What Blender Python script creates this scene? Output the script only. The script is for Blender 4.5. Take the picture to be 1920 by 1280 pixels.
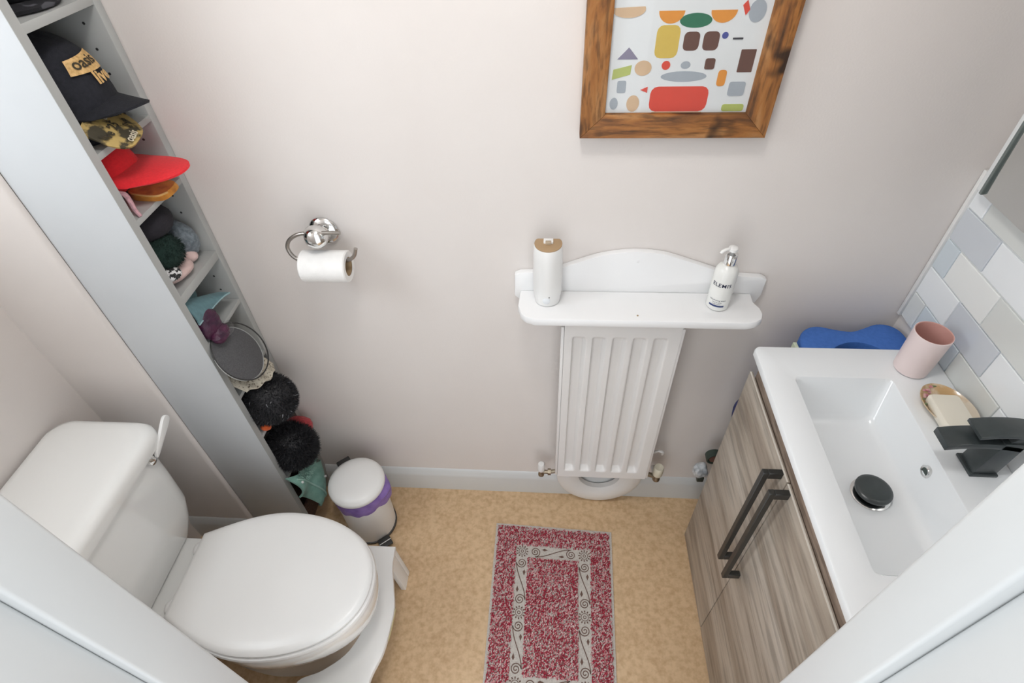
import bpy, bmesh, math, random
from mathutils import Vector, Matrix, noise as mnoise
sc = bpy.context.scene
for o in list(bpy.data.objects): bpy.data.objects.remove(o)
COL = sc.collection
PI = math.pi
FZ = 0.02          # floor level

# ------------------------------------------------------------------ camera
def make_camera():
    cd = bpy.data.cameras.new('camera'); cam = bpy.data.objects.new('camera', cd); COL.objects.link(cam)
    cd.sensor_width = 36.0; cd.lens = 36.0 * 1031.457 / 1920.0; cd.clip_start = 0.01
    a, b, c = (math.radians(v) for v in (5.27999, 44.48253, -2.46843))
    R0 = Matrix(((1,0,0),(0,0,-1),(0,1,0)))
    Ry = Matrix(((math.cos(a),math.sin(a),0),(-math.sin(a),math.cos(a),0),(0,0,1)))
    Rp = Matrix(((1,0,0),(0,math.cos(b),-math.sin(b)),(0,math.sin(b),math.cos(b))))
    Rr = Matrix(((math.cos(c),-math.sin(c),0),(math.sin(c),math.cos(c),0),(0,0,1)))
    R = Rr @ Rp @ R0 @ Ry                       # world -> (right, down, forward)
    F = Matrix(((1,0,0),(0,-1,0),(0,0,-1)))
    M = (F @ R).transposed().to_4x4(); M.translation = (0, 0, 1.723)
    cam.matrix_world = M
    sc.camera = cam
make_camera()

# ------------------------------------------------------------------ light
w = bpy.data.worlds.new('daylight'); sc.world = w; w.use_nodes = True
bg = w.node_tree.nodes['Background']; bg.inputs[0].default_value = (0.93, 0.965, 1.0, 1); bg.inputs[1].default_value = 1.55
sc.view_settings.view_transform = 'Standard'; sc.view_settings.look = 'None'
sc.view_settings.gamma = 1.0; sc.view_settings.use_curve_mapping = False
sc.view_settings.exposure = 0.0
cy_ = sc.cycles; cy_.max_bounces = 6; cy_.diffuse_bounces = 4; cy_.glossy_bounces = 3; cy_.transmission_bounces = 3; cy_.transparent_max_bounces = 6; cy_.caustics_reflective = False; cy_.caustics_refractive = False
def area(name, loc, target, sx, sy, power, color):
    l = bpy.data.lights.new(name, 'AREA'); l.shape = 'RECTANGLE'; l.size = sx; l.size_y = sy; l.energy = power; l.color = color
    o = bpy.data.objects.new(name, l); COL.objects.link(o); o.location = loc
    o.rotation_euler = (Vector(target) - Vector(loc)).to_track_quat('-Z', 'Y').to_euler(); return o
# daylight through the window high in the left wall; the world lights the landing side through the open doorway
area('window_daylight', (-1.24, 0.34, 1.74), (-0.3, 0.42, 0.50), 0.46, 0.54, 7.2, (0.86, 0.94, 1.0))

# ------------------------------------------------------------------ materials
MATS = {}
def mat(name, col, rough=0.5, metal=0.0, col2=None, nscale=20.0, stretch=(1,1,1), bump=0.0, bscale=None, spec=0.5, detail=4.0, ramp=(0.35,0.65), coat=0.0, sheen=0.0):
    if name in MATS: return MATS[name]
    m = bpy.data.materials.new(name); m.use_nodes = True; nt = m.node_tree; N = nt.nodes; L = nt.links
    p = N['Principled BSDF']; p.inputs['Base Color'].default_value = (*col, 1); p.inputs['Roughness'].default_value = rough
    p.inputs['Metallic'].default_value = metal; p.inputs['Specular IOR Level'].default_value = spec
    p.inputs['Coat Weight'].default_value = coat; p.inputs['Coat Roughness'].default_value = 0.08
    p.inputs['Sheen Weight'].default_value = sheen
    tc = N.new('ShaderNodeTexCoord'); mp = N.new('ShaderNodeMapping'); mp.inputs['Scale'].default_value = stretch
    L.new(tc.outputs['Object'], mp.inputs['Vector'])
    n = N.new('ShaderNodeTexNoise'); n.inputs['Scale'].default_value = nscale; n.inputs['Detail'].default_value = detail
    L.new(mp.outputs[0], n.inputs['Vector'])
    r = N.new('ShaderNodeValToRGB'); r.color_ramp.elements[0].position = ramp[0]; r.color_ramp.elements[1].position = ramp[1]
    c2 = col2 if col2 else tuple(c * 0.96 for c in col)
    r.color_ramp.elements[0].color = (*c2, 1); r.color_ramp.elements[1].color = (*col, 1)
    L.new(n.outputs['Fac'], r.inputs[0]); L.new(r.outputs[0], p.inputs['Base Color'])
    if bump:
        b = N.new('ShaderNodeBump'); b.inputs['Strength'].default_value = bump; b.inputs['Distance'].default_value = 0.002
        n2 = N.new('ShaderNodeTexNoise'); n2.inputs['Scale'].default_value = bscale or nscale * 4; n2.inputs['Detail'].default_value = 3
        L.new(mp.outputs[0], n2.inputs['Vector']); L.new(n2.outputs['Fac'], b.inputs['Height']); L.new(b.outputs[0], p.inputs['Normal'])
    MATS[name] = m; return m
def wood(name, cols, stretch, nscale=6.0, rough=0.55, knots=None, streak=0.5):
    m = bpy.data.materials.new(name); m.use_nodes = True; nt = m.node_tree; N = nt.nodes; L = nt.links
    p = N['Principled BSDF']; p.inputs['Roughness'].default_value = rough
    tc = N.new('ShaderNodeTexCoord'); mp = N.new('ShaderNodeMapping'); mp.inputs['Scale'].default_value = stretch
    L.new(tc.outputs['Object'], mp.inputs['Vector'])
    n = N.new('ShaderNodeTexNoise'); n.inputs['Scale'].default_value = nscale; n.inputs['Detail'].default_value = 9; n.inputs['Roughness'].default_value = 0.6; n.inputs['Distortion'].default_value = 0.6
    L.new(mp.outputs[0], n.inputs['Vector'])
    r = N.new('ShaderNodeValToRGB'); e = r.color_ramp.elements
    pos = [0.30, 0.42, 0.52, 0.64]
    while len(e) < len(cols): e.new(0.5)
    for i, c in enumerate(cols): e[i].position = pos[i] if len(cols) == 4 else 0.3 + 0.4 * i / (len(cols) - 1); e[i].color = (*c, 1)
    L.new(n.outputs['Fac'], r.inputs[0])
    n2 = N.new('ShaderNodeTexNoise'); n2.inputs['Scale'].default_value = nscale * 5; n2.inputs['Detail'].default_value = 5; L.new(mp.outputs[0], n2.inputs['Vector'])
    r2 = N.new('ShaderNodeValToRGB'); r2.color_ramp.elements[0].position = 0.36; r2.color_ramp.elements[1].position = 0.52
    r2.color_ramp.elements[0].color = (1 - streak,) * 3 + (1,); r2.color_ramp.elements[1].color = (1, 1, 1, 1); L.new(n2.outputs['Fac'], r2.inputs[0])
    mx = N.new('ShaderNodeMix'); mx.data_type = 'RGBA'; mx.blend_type = 'MULTIPLY'; mx.inputs[0].default_value = 1.0
    L.new(r.outputs[0], mx.inputs[6]); L.new(r2.outputs[0], mx.inputs[7]); out = mx.outputs[2]
    if knots:
        v = N.new('ShaderNodeTexNoise'); v.inputs['Scale'].default_value = knots; v.inputs['Detail'].default_value = 2; L.new(tc.outputs['Object'], v.inputs['Vector'])
        r3 = N.new('ShaderNodeValToRGB'); r3.color_ramp.elements[0].position = 0.30; r3.color_ramp.elements[1].position = 0.42
        r3.color_ramp.elements[0].color = (0.12, 0.11, 0.10, 1); r3.color_ramp.elements[1].color = (1, 1, 1, 1); L.new(v.outputs['Fac'], r3.inputs[0])
        m2 = N.new('ShaderNodeMix'); m2.data_type = 'RGBA'; m2.blend_type = 'MULTIPLY'; m2.inputs[0].default_value = 1.0
        L.new(out, m2.inputs[6]); L.new(r3.outputs[0], m2.inputs[7]); out = m2.outputs[2]
    L.new(out, p.inputs['Base Color'])
    b = N.new('ShaderNodeBump'); b.inputs['Strength'].default_value = 0.25; b.inputs['Distance'].default_value = 0.001
    L.new(n2.outputs['Fac'], b.inputs['Height']); L.new(b.outputs[0], p.inputs['Normal'])
    MATS[name] = m; return m
def glassy(name, tint=(1,1,1), amount=0.12, rough=0.02):
    m = bpy.data.materials.new(name); m.use_nodes = True; nt = m.node_tree; N = nt.nodes; L = nt.links
    N.remove(N['Principled BSDF']); o = N['Material Output']
    t = N.new('ShaderNodeBsdfTransparent'); t.inputs[0].default_value = (*tint, 1)
    g = N.new('ShaderNodeBsdfGlossy'); g.inputs['Roughness'].default_value = rough
    f = N.new('ShaderNodeFresnel'); f.inputs[0].default_value = 1.45
    # reflect on the outer faces only (a thin pane has no total internal reflection)
    ge = N.new('ShaderNodeNewGeometry'); inv = N.new('ShaderNodeMath'); inv.operation = 'SUBTRACT'; inv.inputs[0].default_value = 1.0; L.new(ge.outputs['Backfacing'], inv.inputs[1])
    mu = N.new('ShaderNodeMath'); mu.operation = 'MULTIPLY'; L.new(f.outputs[0], mu.inputs[0]); L.new(inv.outputs[0], mu.inputs[1])
    mx = N.new('ShaderNodeMixShader'); L.new(mu.outputs[0], mx.inputs[0]); L.new(t.outputs[0], mx.inputs[1]); L.new(g.outputs[0], mx.inputs[2])
    L.new(mx.outputs[0], o.inputs['Surface']); MATS[name] = m; return m
def emit(name, col, s):
    m = bpy.data.materials.new(name); m.use_nodes = True; p = m.node_tree.nodes['Principled BSDF']
    p.inputs['Base Color'].default_value = (*col, 1); p.inputs['Emission Color'].default_value = (*col, 1); p.inputs['Emission Strength'].default_value = s
    MATS[name] = m; return m

WALL = mat('wall_paint', (0.74, 0.695, 0.665), 0.85, col2=(0.725, 0.678, 0.647), nscale=5, bump=0.12, bscale=260)
CEIL = mat('ceiling_paint', (0.86, 0.85, 0.83), 0.9)
GLOSS = mat('white_gloss_paint', (0.65, 0.665, 0.665), 0.32, nscale=3)
FLOOR = mat('cork_vinyl', (0.67, 0.475, 0.285), 0.45, col2=(0.52, 0.34, 0.185), nscale=75, detail=8, ramp=(0.30, 0.62), bump=0.06, bscale=200)
UNITW = mat('unit_white_laminate', (0.60, 0.625, 0.645), 0.35, nscale=4)
UNITG = mat('unit_grey_with_inner_shade', (0.42, 0.43, 0.42), 0.45, nscale=6)  # grey edges and inner boards, darkened to carry the shade inside the unit
CERAM = mat('white_ceramic', (0.82, 0.82, 0.80), 0.12, col2=(0.81, 0.81, 0.79), nscale=2, coat=0.6)
BASINM = mat('basin_ceramic', (0.86, 0.885, 0.90), 0.14, col2=(0.85, 0.875, 0.89), nscale=2, coat=0.5)
PLAST = mat('white_plastic', (0.82, 0.815, 0.80), 0.3, nscale=3)
RADM = mat('radiator_enamel', (0.80, 0.785, 0.77), 0.35, nscale=3)
SHELFP = mat('shelf_satin_paint', (0.86, 0.86, 0.86), 0.4, nscale=3)
CHROME = mat('chrome', (0.80, 0.80, 0.79), 0.10, 1.0, nscale=3)
STEEL = mat('brushed_steel', (0.42, 0.39, 0.36), 0.28, 1.0, nscale=8)
BRASS = mat('dull_plated_brass', (0.33, 0.28, 0.21), 0.4, 1.0, nscale=8)
BLACK = mat('black_satin_metal', (0.050, 0.060, 0.062), 0.28, 0.0, col2=(0.038, 0.046, 0.048), nscale=40)
HANDM = mat('black_bar_metal', (0.030, 0.030, 0.028), 0.38, 0.0, nscale=40)
BLKPL = mat('black_plastic', (0.03, 0.03, 0.03), 0.45, nscale=20)
PAPER = mat('tissue_paper', (0.86, 0.85, 0.83), 0.95, nscale=60, bump=0.3, bscale=300)
CARD = mat('cardboard_core', (0.36, 0.25, 0.14), 0.9, nscale=40)
VWOOD = wood('driftwood_laminate', [(0.235, 0.185, 0.142), (0.35, 0.292, 0.235), (0.44, 0.382, 0.318), (0.53, 0.475, 0.41)], (2.2, 0.22, 2.2), 6.0, 0.5, streak=0.30)
RAILW = wood('driftwood_rail', [(0.15, 0.105, 0.075), (0.25, 0.18, 0.135), (0.33, 0.255, 0.20), (0.42, 0.34, 0.28)], (3.2, 0.4, 3.2), 9, 0.55, streak=0.4)
FRH = wood('pine_rail_horizontal', [(0.070, 0.030, 0.012), (0.21, 0.080, 0.020), (0.33, 0.130, 0.030), (0.40, 0.19, 0.065)], (0.6, 2, 4), 9, 0.6, knots=17, streak=0.5)
FRV = wood('pine_rail_vertical', [(0.070, 0.030, 0.012), (0.21, 0.080, 0.020), (0.33, 0.130, 0.030), (0.40, 0.19, 0.065)], (4, 2, 0.6), 9, 0.6, knots=17, streak=0.5)
GLASS = glassy('clear_glass')

# ------------------------------------------------------------------ mesh helpers
def tag(o, label=None, cat=None, group=None, kind=None):
    if label: o['label'] = label
    if cat: o['category'] = cat
    if group: o['group'] = group
    if kind: o['kind'] = kind
    return o
def thing(name, loc, label, cat, group=None):
    o = bpy.data.objects.new(name, None); COL.objects.link(o); o.location = loc; o.empty_display_size = 0.02
    return tag(o, label, cat, group)
def link(name, me, m, parent=None, smooth=True):
    o = bpy.data.objects.new(name, me); COL.objects.link(o)
    if m:
        for mm in (m if isinstance(m, (list, tuple)) else [m]): me.materials.append(mm)
    if parent:
        o.parent = parent
        if parent.parent is None: o.location = -parent.location
    if smooth:
        for p in me.polygons: p.use_smooth = True
        try: me.set_sharp_from_angle(angle=math.radians(38))
        except Exception: pass
    return o
def from_bm(name, bm, m, parent=None, M=None, smooth=True):
    if M is not None: bm.transform(M)
    bmesh.ops.recalc_face_normals(bm, faces=bm.faces[:])
    me = bpy.data.meshes.new(name); bm.to_mesh(me); bm.free()
    return link(name, me, m, parent, smooth)
def add_box(bm, x0, x1, y0, y1, z0, z1, bev=0.0, seg=2):
    g = bmesh.ops.create_cube(bm, size=1.0); vs = g['verts']
    for v in vs:
        v.co = Vector((x0 + (v.co.x + .5) * (x1 - x0), y0 + (v.co.y + .5) * (y1 - y0), z0 + (v.co.z + .5) * (z1 - z0)))
    if bev:
        es = list({e for v in vs for e in v.link_edges})
        bmesh.ops.bevel(bm, geom=es, offset=bev, segments=seg, affect='EDGES', profile=0.5)
    return bm
def box(name, x0, x1, y0, y1, z0, z1, m, parent=None, bev=0.0015, seg=2, M=None):
    return from_bm(name, add_box(bmesh.new(), x0, x1, y0, y1, z0, z1, bev, seg), m, parent, M)
def loft(name, rings, m, parent=None, cap0=True, cap1=True, M=None, closed=True):
    bm = bmesh.new(); R = []
    for r in rings: R.append([bm.verts.new(p) for p in r])
    n = len(R[0])
    for a, b in zip(R[:-1], R[1:]):
        for i in range(n if closed else n - 1):
            j = (i + 1) % n; bm.faces.new((a[i], a[j], b[j], b[i]))
    for flag, ring in ((cap0, R[0]), (cap1, R[-1])):
        if flag:
            c = bm.verts.new(sum((v.co for v in ring), Vector()) / n)
            for i in range(n): bm.faces.new((ring[i], ring[(i + 1) % n], c))
    return from_bm(name, bm, m, parent, M)
def circ(r, z, n=32, cx=0, cy=0, ry=None):
    return [Vector((cx + r * math.cos(2*PI*i/n), cy + (ry or r) * math.sin(2*PI*i/n), z)) for i in range(n)]
def lathe(name, prof, m, parent=None, loc=(0,0,0), n=32, M=None, cap0=True, cap1=True, sy=1.0):
    MM = Matrix.Translation(loc) @ (M if M is not None else Matrix())
    return loft(name, [circ(max(r, 1e-5), z, n, ry=max(r, 1e-5) * sy) for r, z in prof], m, parent, cap0, cap1, MM)
def rr(x0, x1, y0, y1, r, z, k=6):
    pts = []
    for cx, cy, a in ((x1-r, y1-r, 0), (x0+r, y1-r, 90), (x0+r, y0+r, 180), (x1-r, y0+r, 270)):
        for i in range(k + 1):
            t = math.radians(a + 90 * i / k); pts.append(Vector((cx + r*math.cos(t), cy + r*math.sin(t), z)))
    return pts
def smooth_path(pts, sub=8):
    P = [Vector(p) for p in pts]; out = []
    Q = [2*P[0]-P[1]] + P + [2*P[-1]-P[-2]]
    for i in range(1, len(Q) - 2):
        a, b, c, d = Q[i-1], Q[i], Q[i+1], Q[i+2]
        for s in range(sub):
            t = s / sub
            out.append(0.5 * (2*b + (c-a)*t + (2*a-5*b+4*c-d)*t*t + (-a+3*b-3*c+d)*t**3))
    out.append(P[-1]); return out
def tube_rings(pts, r, n=10):
    rings = []; up = Vector((0, 0, 1)); prev = None
    for i, p in enumerate(pts):
        t = (pts[min(i+1, len(pts)-1)] - pts[max(i-1, 0)]).normalized()
        if prev is None: u = t.cross(up if abs(t.z) < .9 else Vector((1, 0, 0))).normalized()
        else: u = (prev - t * prev.dot(t)).normalized()
        prev = u; v = t.cross(u)
        rad = r(i / max(1, len(pts) - 1)) if callable(r) else r
        rings.append([p + (u*math.cos(2*PI*k/n) + v*math.sin(2*PI*k/n)) * rad for k in range(n)])
    return rings
def tube(name, pts, r, m, parent=None, n=10, sub=8, smooth=True):
    return loft(name, tube_rings(smooth_path(pts, sub) if smooth else [Vector(p) for p in pts], r, n), m, parent)
def prism(name, pts, d0, d1, plane, m, parent=None, bev=0.0, M=None):
    """extrude an outline; plane 'xy' (along z), 'xz' (along y), 'yz' (along x)"""
    def P(a, b, d): return {'xy': (a, b, d), 'xz': (a, d, b), 'yz': (d, a, b)}[plane]
    bm = bmesh.new(); A = [bm.verts.new(P(a, b, d0)) for a, b in pts]; B = [bm.verts.new(P(a, b, d1)) for a, b in pts]
    n = len(pts); bm.faces.new(A); bm.faces.new(B[::-1])
    for i in range(n): bm.faces.new((A[i], A[(i+1) % n], B[(i+1) % n], B[i]))
    bmesh.ops.recalc_face_normals(bm, faces=bm.faces[:])
    if bev:
        es = [e for e in bm.edges if len(e.link_faces) == 2 and any(len(f.verts) > 4 or n <= 4 for f in e.link_faces) and (e.verts[0] in A) == (e.verts[1] in A)]
        bmesh.ops.bevel(bm, geom=es, offset=bev, segments=2, affect='EDGES', profile=0.5)
    return from_bm(name, bm, m, parent, M)
def spline2(pts, sub=6, closed=False):
    P = [Vector((*p, 0)) for p in pts]
    if not closed: return [(v.x, v.y) for v in smooth_path(P, sub)]
    out = []; n = len(P)
    for i in range(n):
        a, b, c, d = P[i-1], P[i], P[(i+1) % n], P[(i+2) % n]
        for s in range(sub):
            t = s / sub; v = 0.5 * (2*b + (c-a)*t + (2*a-5*b+4*c-d)*t*t + (-a+3*b-3*c+d)*t**3); out.append((v.x, v.y))
    return out
def blob(name, c, r, m, parent=None, amp=0.12, freq=14.0, seed=0, u=28, v=16, flat=None, M=None, wr=0.0):
    """cloth-like lump: ellipsoid with folds, optional flat underside (z in units of rz)"""
    bm = bmesh.new(); bmesh.ops.create_uvsphere(bm, u_segments=u, v_segments=v, radius=1.0)
    for q in bm.verts:
        d = q.co.copy(); s = 1.0 + amp * mnoise.noise(Vector((d.x*r[0], d.y*r[1], d.z*r[2])) * freq + Vector((seed*7.1, seed*3.3, seed)))
        if wr: s += wr * math.sin(d.z * 16 + 3 * mnoise.noise(d * 2 + Vector((seed, 0, 0))))
        z = d.z
        if flat is not None and z < flat: z = flat + (z - flat) * 0.15
        q.co = Vector((d.x * r[0] * s, d.y * r[1] * s, z * r[2] * s))
    return from_bm(name, bm, m, parent, Matrix.Translation(c) @ (M if M is not None else Matrix()))
def patch(name, f, nu, nv, th, m, parent=None):
    """two-sided sheet f(u,v)->Vector with thickness th"""
    G = [[Vector(f(i / nu, j / nv)) for j in range(nv + 1)] for i in range(nu + 1)]
    bm = bmesh.new(); T = []; B = []
    for i in range(nu + 1):
        t = []; b = []
        for j in range(nv + 1):
            du = G[min(i+1, nu)][j] - G[max(i-1, 0)][j]; dv = G[i][min(j+1, nv)] - G[i][max(j-1, 0)]
            n = du.cross(dv); n = n.normalized() if n.length > 1e-9 else Vector((0, 0, 1))
            t.append(bm.verts.new(G[i][j] + n * th / 2)); b.append(bm.verts.new(G[i][j] - n * th / 2))
        T.append(t); B.append(b)
    for i in range(nu):
        for j in range(nv):
            bm.faces.new((T[i][j], T[i+1][j], T[i+1][j+1], T[i][j+1])); bm.faces.new((B[i][j], B[i][j+1], B[i+1][j+1], B[i+1][j]))
    for i in range(nu):
        bm.faces.new((T[i][0], B[i][0], B[i+1][0], T[i+1][0])); bm.faces.new((T[i][nv], T[i+1][nv], B[i+1][nv], B[i][nv]))
    for j in range(nv):
        bm.faces.new((T[0][j], T[0][j+1], B[0][j+1], B[0][j])); bm.faces.new((T[nu][j], B[nu][j], B[nu][j+1], T[nu][j+1]))
    return from_bm(name, bm, m, parent)
def fur(name, c, r, m, parent, count, length, seed=0, width=0.0012, keep=None):
    rnd = random.Random(seed); vs = []; fs = []
    c = Vector(c)
    while len(fs) < count:
        d = Vector((rnd.gauss(0, 1), rnd.gauss(0, 1), rnd.gauss(0, 1))).normalized()
        if keep and not keep(d): continue
        p = c + Vector((d.x*r[0], d.y*r[1], d.z*r[2])) * 0.985
        n = Vector((d.x/r[0], d.y/r[1], d.z/r[2])).normalized()
        t = (n + Vector((rnd.uniform(-.7, .7), rnd.uniform(-.7, .7), rnd.uniform(-.9, .4)))).normalized()
        s = t.orthogonal().normalized(); s.rotate(Matrix.Rotation(rnd.uniform(0, 6.28), 3, t))
        k = len(vs); ln = length * rnd.uniform(.6, 1.2)
        vs += [p - s*width, p + s*width, p + t*ln]; fs.append((k, k+1, k+2))
    me = bpy.data.meshes.new(name); me.from_pydata(vs, [], fs)
    o = link(name, me, m, parent, False); o['kind'] = 'stuff'; return o
def text_mesh(txt, size, bold=0.0, spacing=1.0, extrude=0.0):
    cu = bpy.data.curves.new('lettering', 'FONT'); cu.body = txt; cu.size = size; cu.align_x = 'CENTER'; cu.align_y = 'CENTER'
    cu.offset = bold; cu.space_character = spacing; cu.extrude = extrude; cu.resolution_u = 3
    o = bpy.data.objects.new('lettering', cu); COL.objects.link(o)
    dg = bpy.context.evaluated_depsgraph_get(); dg.update()
    me = bpy.data.meshes.new_from_object(o.evaluated_get(dg)); bpy.data.objects.remove(o); return me
def lettering(name, txt, size, m, parent, fn, bold=0.0, spacing=1.0):
    me = text_mesh(txt, size, bold, spacing)
    bm = bmesh.new(); bm.from_mesh(me)
    bmesh.ops.triangulate(bm, faces=bm.faces[:]); bmesh.ops.subdivide_edges(bm, edges=[e for e in bm.edges if e.calc_length() > size * 0.25], cuts=2)
    for v in bm.verts: v.co = Vector(fn(v.co.x, v.co.y))
    me2 = bpy.data.meshes.new(name); bm.to_mesh(me2); bm.free(); me2.materials.clear()
    return link(name, me2, m, parent, False)

# ------------------------------------------------------------------ the room
XL, XR, YB, YN, ZC = -1.13, 0.809, 1.0, 0.20, 2.36
def struct(o, label=None): o['kind'] = 'structure'; return tag(o, label)
struct(box('floor', XL-.1, XR+.1, -0.3, YB+.1, FZ-.05, FZ, FLOOR, bev=0), 'tan cork-effect vinyl floor')
struct(box('ceiling', XL-.1, XR+.1, 0.04, YB+.1, ZC, ZC+.05, CEIL, bev=0), 'white painted ceiling')
struct(box('wall_back', XL-.1, XR+.1, YB, YB+.1, FZ, ZC, WALL, bev=0), 'pale pink-beige painted back wall')
wr_ = struct(box('wall_right', XR, XR+.1, 0.04, YB, FZ, ZC, WALL, bev=0), 'painted right wall with tiled splashback above the basin')
# left wall with the window opening high above the toilet
WY0, WY1, WZ0, WZ1 = 0.08, 0.62, 1.42, 2.06
bm = bmesh.new()
for a in ((0.04, YB, FZ, WZ0), (0.04, YB, WZ1, ZC), (0.04, WY0, WZ0, WZ1), (WY1, YB, WZ0, WZ1)): add_box(bm, XL-.1, XL, *a)
struct(from_bm('wall_left', bm, WALL, smooth=False), 'pale painted left wall behind the cistern')
bm = bmesh.new()
for a in ((WY0, WY1, WZ0, WZ0+.05), (WY0, WY1, WZ1-.05, WZ1), (WY0, WY0+.05, WZ0, WZ1), (WY1-.05, WY1, WZ0, WZ1)): add_box(bm, XL-.09, XL-.04, *a, 0.003)
wf = struct(from_bm('window_1', bm, PLAST), 'white framed window above the toilet')
box('pane', XL-.068, XL-.063, WY0+.05, WY1-.05, WZ0+.05, WZ1-.05, GLASS, wf, 0)
# boxed-in nib beside the shelving unit, with a rounded corner
ny0, nx1 = 0.791, -0.924
out = [(XL, YB), (XL, ny0), (nx1-.012, ny0)] + [(nx1-.012 + .012*math.sin(t), ny0+.012-.012*math.cos(t)) for t in (0.4, 0.8, 1.2, 1.5708)] + [(nx1, 0.8005), (nx1, .8015), (nx1-.13, .8015), (nx1-.13, YB)]
struct(prism('wall_nib', out, FZ, ZC, 'xy', WALL), 'painted wall return beside the tall shelving unit')
# near wall with the doorway the picture is taken through
bm = bmesh.new()
add_box(bm, XL, -0.475, 0.06, YN, FZ, ZC); add_box(bm, 0.325, XR, 0.06, YN, FZ, ZC); add_box(bm, -0.475, 0.325, 0.06, YN, 2.06, ZC)
struct(from_bm('wall_near', bm, WALL, smooth=False), 'wall around the doorway')
def jamb(name, s, x, ystop, label):
    bm = bmesh.new(); xo = x + s * 0.04
    a, b = sorted((x, xo)); add_box(bm, a, b, ystop, YN + .003, FZ, 2.06, 0.004, 3)
    a, b = sorted((x + s * .013, xo)); add_box(bm, a, b, 0.045, ystop, FZ, 2.06, 0.004, 3)
    o = struct(from_bm(name, bm, GLOSS), label)
    a, b = sorted((x + s * .025, x + s * .10)); box('architrave', a, b, 0.03, 0.058, FZ, 2.1, GLOSS, o, 0.006, 3)
    return o
jamb('trim_1', -1, -0.434, 0.1475, 'white gloss door lining on the toilet side')
jamb('trim_2', 1, 0.2845, 0.1545, 'white gloss door lining on the basin side')
struct(box('trim_3', -0.434, 0.2845, 0.06, YN, 2.03, 2.06, GLOSS), 'white head of the door lining')
# skirting boards
def skirting(name, x0, x1, y, label):
    prof = [(y, FZ), (y-.012, FZ), (y-.012, FZ+.078), (y-.010, FZ+.090), (y-.006, FZ+.097), (y-.004, FZ+.108), (y, FZ+.112)]
    return struct(prism(name, prof, x0, x1, 'yz', GLOSS), label)
skirting('baseboard_back', -0.75, XR, YB, 'white moulded skirting along the back wall')
skirting('baseboard_left', XL, nx1 - .012, ny0, 'white moulded skirting on the wall return')

# splashback tiles
TC = {'w': (0.87, 0.90, 0.92), 'k': (0.86, 0.875, 0.86), 'b': (0.63, 0.665, 0.71), 'p': (0.64, 0.71, 0.76), 'g': (0.72, 0.745, 0.74), 'c': (0.715, 0.735, 0.715)}
TM = {k: mat('tile_glaze_' + n, TC[k], 0.22, col2=tuple(c*.985 for c in TC[k]), nscale=9, coat=0.3) for k, n in (('w','white'),('k','warm_white'),('b','blue_grey'),('p','pale_blue'),('g','pale_grey'),('c','cream_grey'))}
GROUT = mat('white_grout', (0.80, 0.82, 0.82), 0.8, nscale=30)
box('grout_bed', XR-.006, XR, 0.205, 0.990, 0.862, 1.209, GROUT, wr_, 0)
box('tile_trim', XR-.0125, XR, 0.990, 0.9985, 0.858, 1.211, PLAST, wr_, 0.001)
rows = [(0.8625, 'gpcwbgwpc'), (0.9315, 'wbwgwbkwp'), (1.0005, 'pkckwbgwp'), (1.0705, 'bwgwpkbwc'), (1.1400, 'wckbwgwpk')]
tmesh = {}
for ri, (z, seq) in enumerate(rows):
    cuts = [0.9885] + ([0.941 - .1385*i for i in range(6)] if ri % 2 == 0 else [0.8715 - .1385*i for i in range(5)]) + [0.206]
    for i, k in enumerate(seq[:len(cuts)-1]):
        y1, y0 = cuts[i] - .0013, cuts[i+1] + .0013
        if y1 - y0 < .01: continue
        key = (k, round(y1-y0, 4))
        if key not in tmesh:
            tmesh[key] = add_box(bmesh.new(), -.009, 0, -(y1-y0)/2, (y1-y0)/2, 0, .0665, 0.0012, 1)
            me = bpy.data.meshes.new('tile'); tmesh[key].to_mesh(me); tmesh[key].free(); me.materials.append(TM[k]); tmesh[key] = me
        o = bpy.data.objects.new('tile', tmesh[key]); COL.objects.link(o); o.parent = wr_; o.location = (XR - .0005, (y0+y1)/2, z)

# ceiling lamp, out of view, added to light the room from above
cl = thing('added_ceiling_lamp', (-0.08, 0.42, ZC), 'round opal glass ceiling lamp, added out of view to light the room', 'lamp')
lathe('base_ring', [(0.13, ZC-.0005), (0.13, ZC-.02), (0.12, ZC-.022)], GLOSS, cl, (-0.08, 0.42, 0))
lathe('opal_shade', [(0.118, ZC-.02), (0.115, ZC-.045), (0.09, ZC-.068), (0.05, ZC-.08), (0.001, ZC-.084)], emit('opal_lamp_glow', (1.0, 0.99, 0.975), 43.0), cl, (-0.08, 0.42, 0))

# ------------------------------------------------------------------ tall shelving unit
UX0, UX1, UY0, UY1 = -1.03, -0.75, 0.802, 0.9985
UT, UB = 2.05, FZ
su = thing('shelving_unit', (-0.89, 0.90, FZ), 'tall narrow pale grey shelving unit filled with hats, by the back wall', 'shelving unit')
box('side_panel', UX0, UX1-.001, UY0, UY0+.018, UB, UT, UNITW, su, 0.0008)
box('edge_strip', UX1-.001, UX1, UY0, UY0+.018, UB, UT, UNITG, su, 0)
box('side_panel', UX0, UX1, UY1-.018, UY1, UB, UT, UNITG, su, 0.0008)
box('back_panel', UX0, UX0+.006, UY0+.018, UY1-.018, UB, UT, UNITG, su, 0)
SH = [(1.52, .013), (1.327, .011), (1.200, .011), (1.022, .020), (0.882, .011), (0.705, .011), (0.545, .011), (0.335, .011), (1.75, .012), (2.05, .018)]
for z, t in SH: box('shelf', UX0+.006, UX1-.0005, UY0+.018, UY1-.018, z-t, z, UNITG, su, 0.0006)
bm = bmesh.new(); bmesh.ops.create_cone(bm, cap_ends=True, segments=8, radius1=.0025, radius2=.0025, depth=.0006, matrix=Matrix.Rotation(PI/2, 4, 'X'))
pm_ = bpy.data.meshes.new('peg_hole'); bm.to_mesh(pm_); bm.free(); pm_.materials.append(BLKPL)
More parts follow.
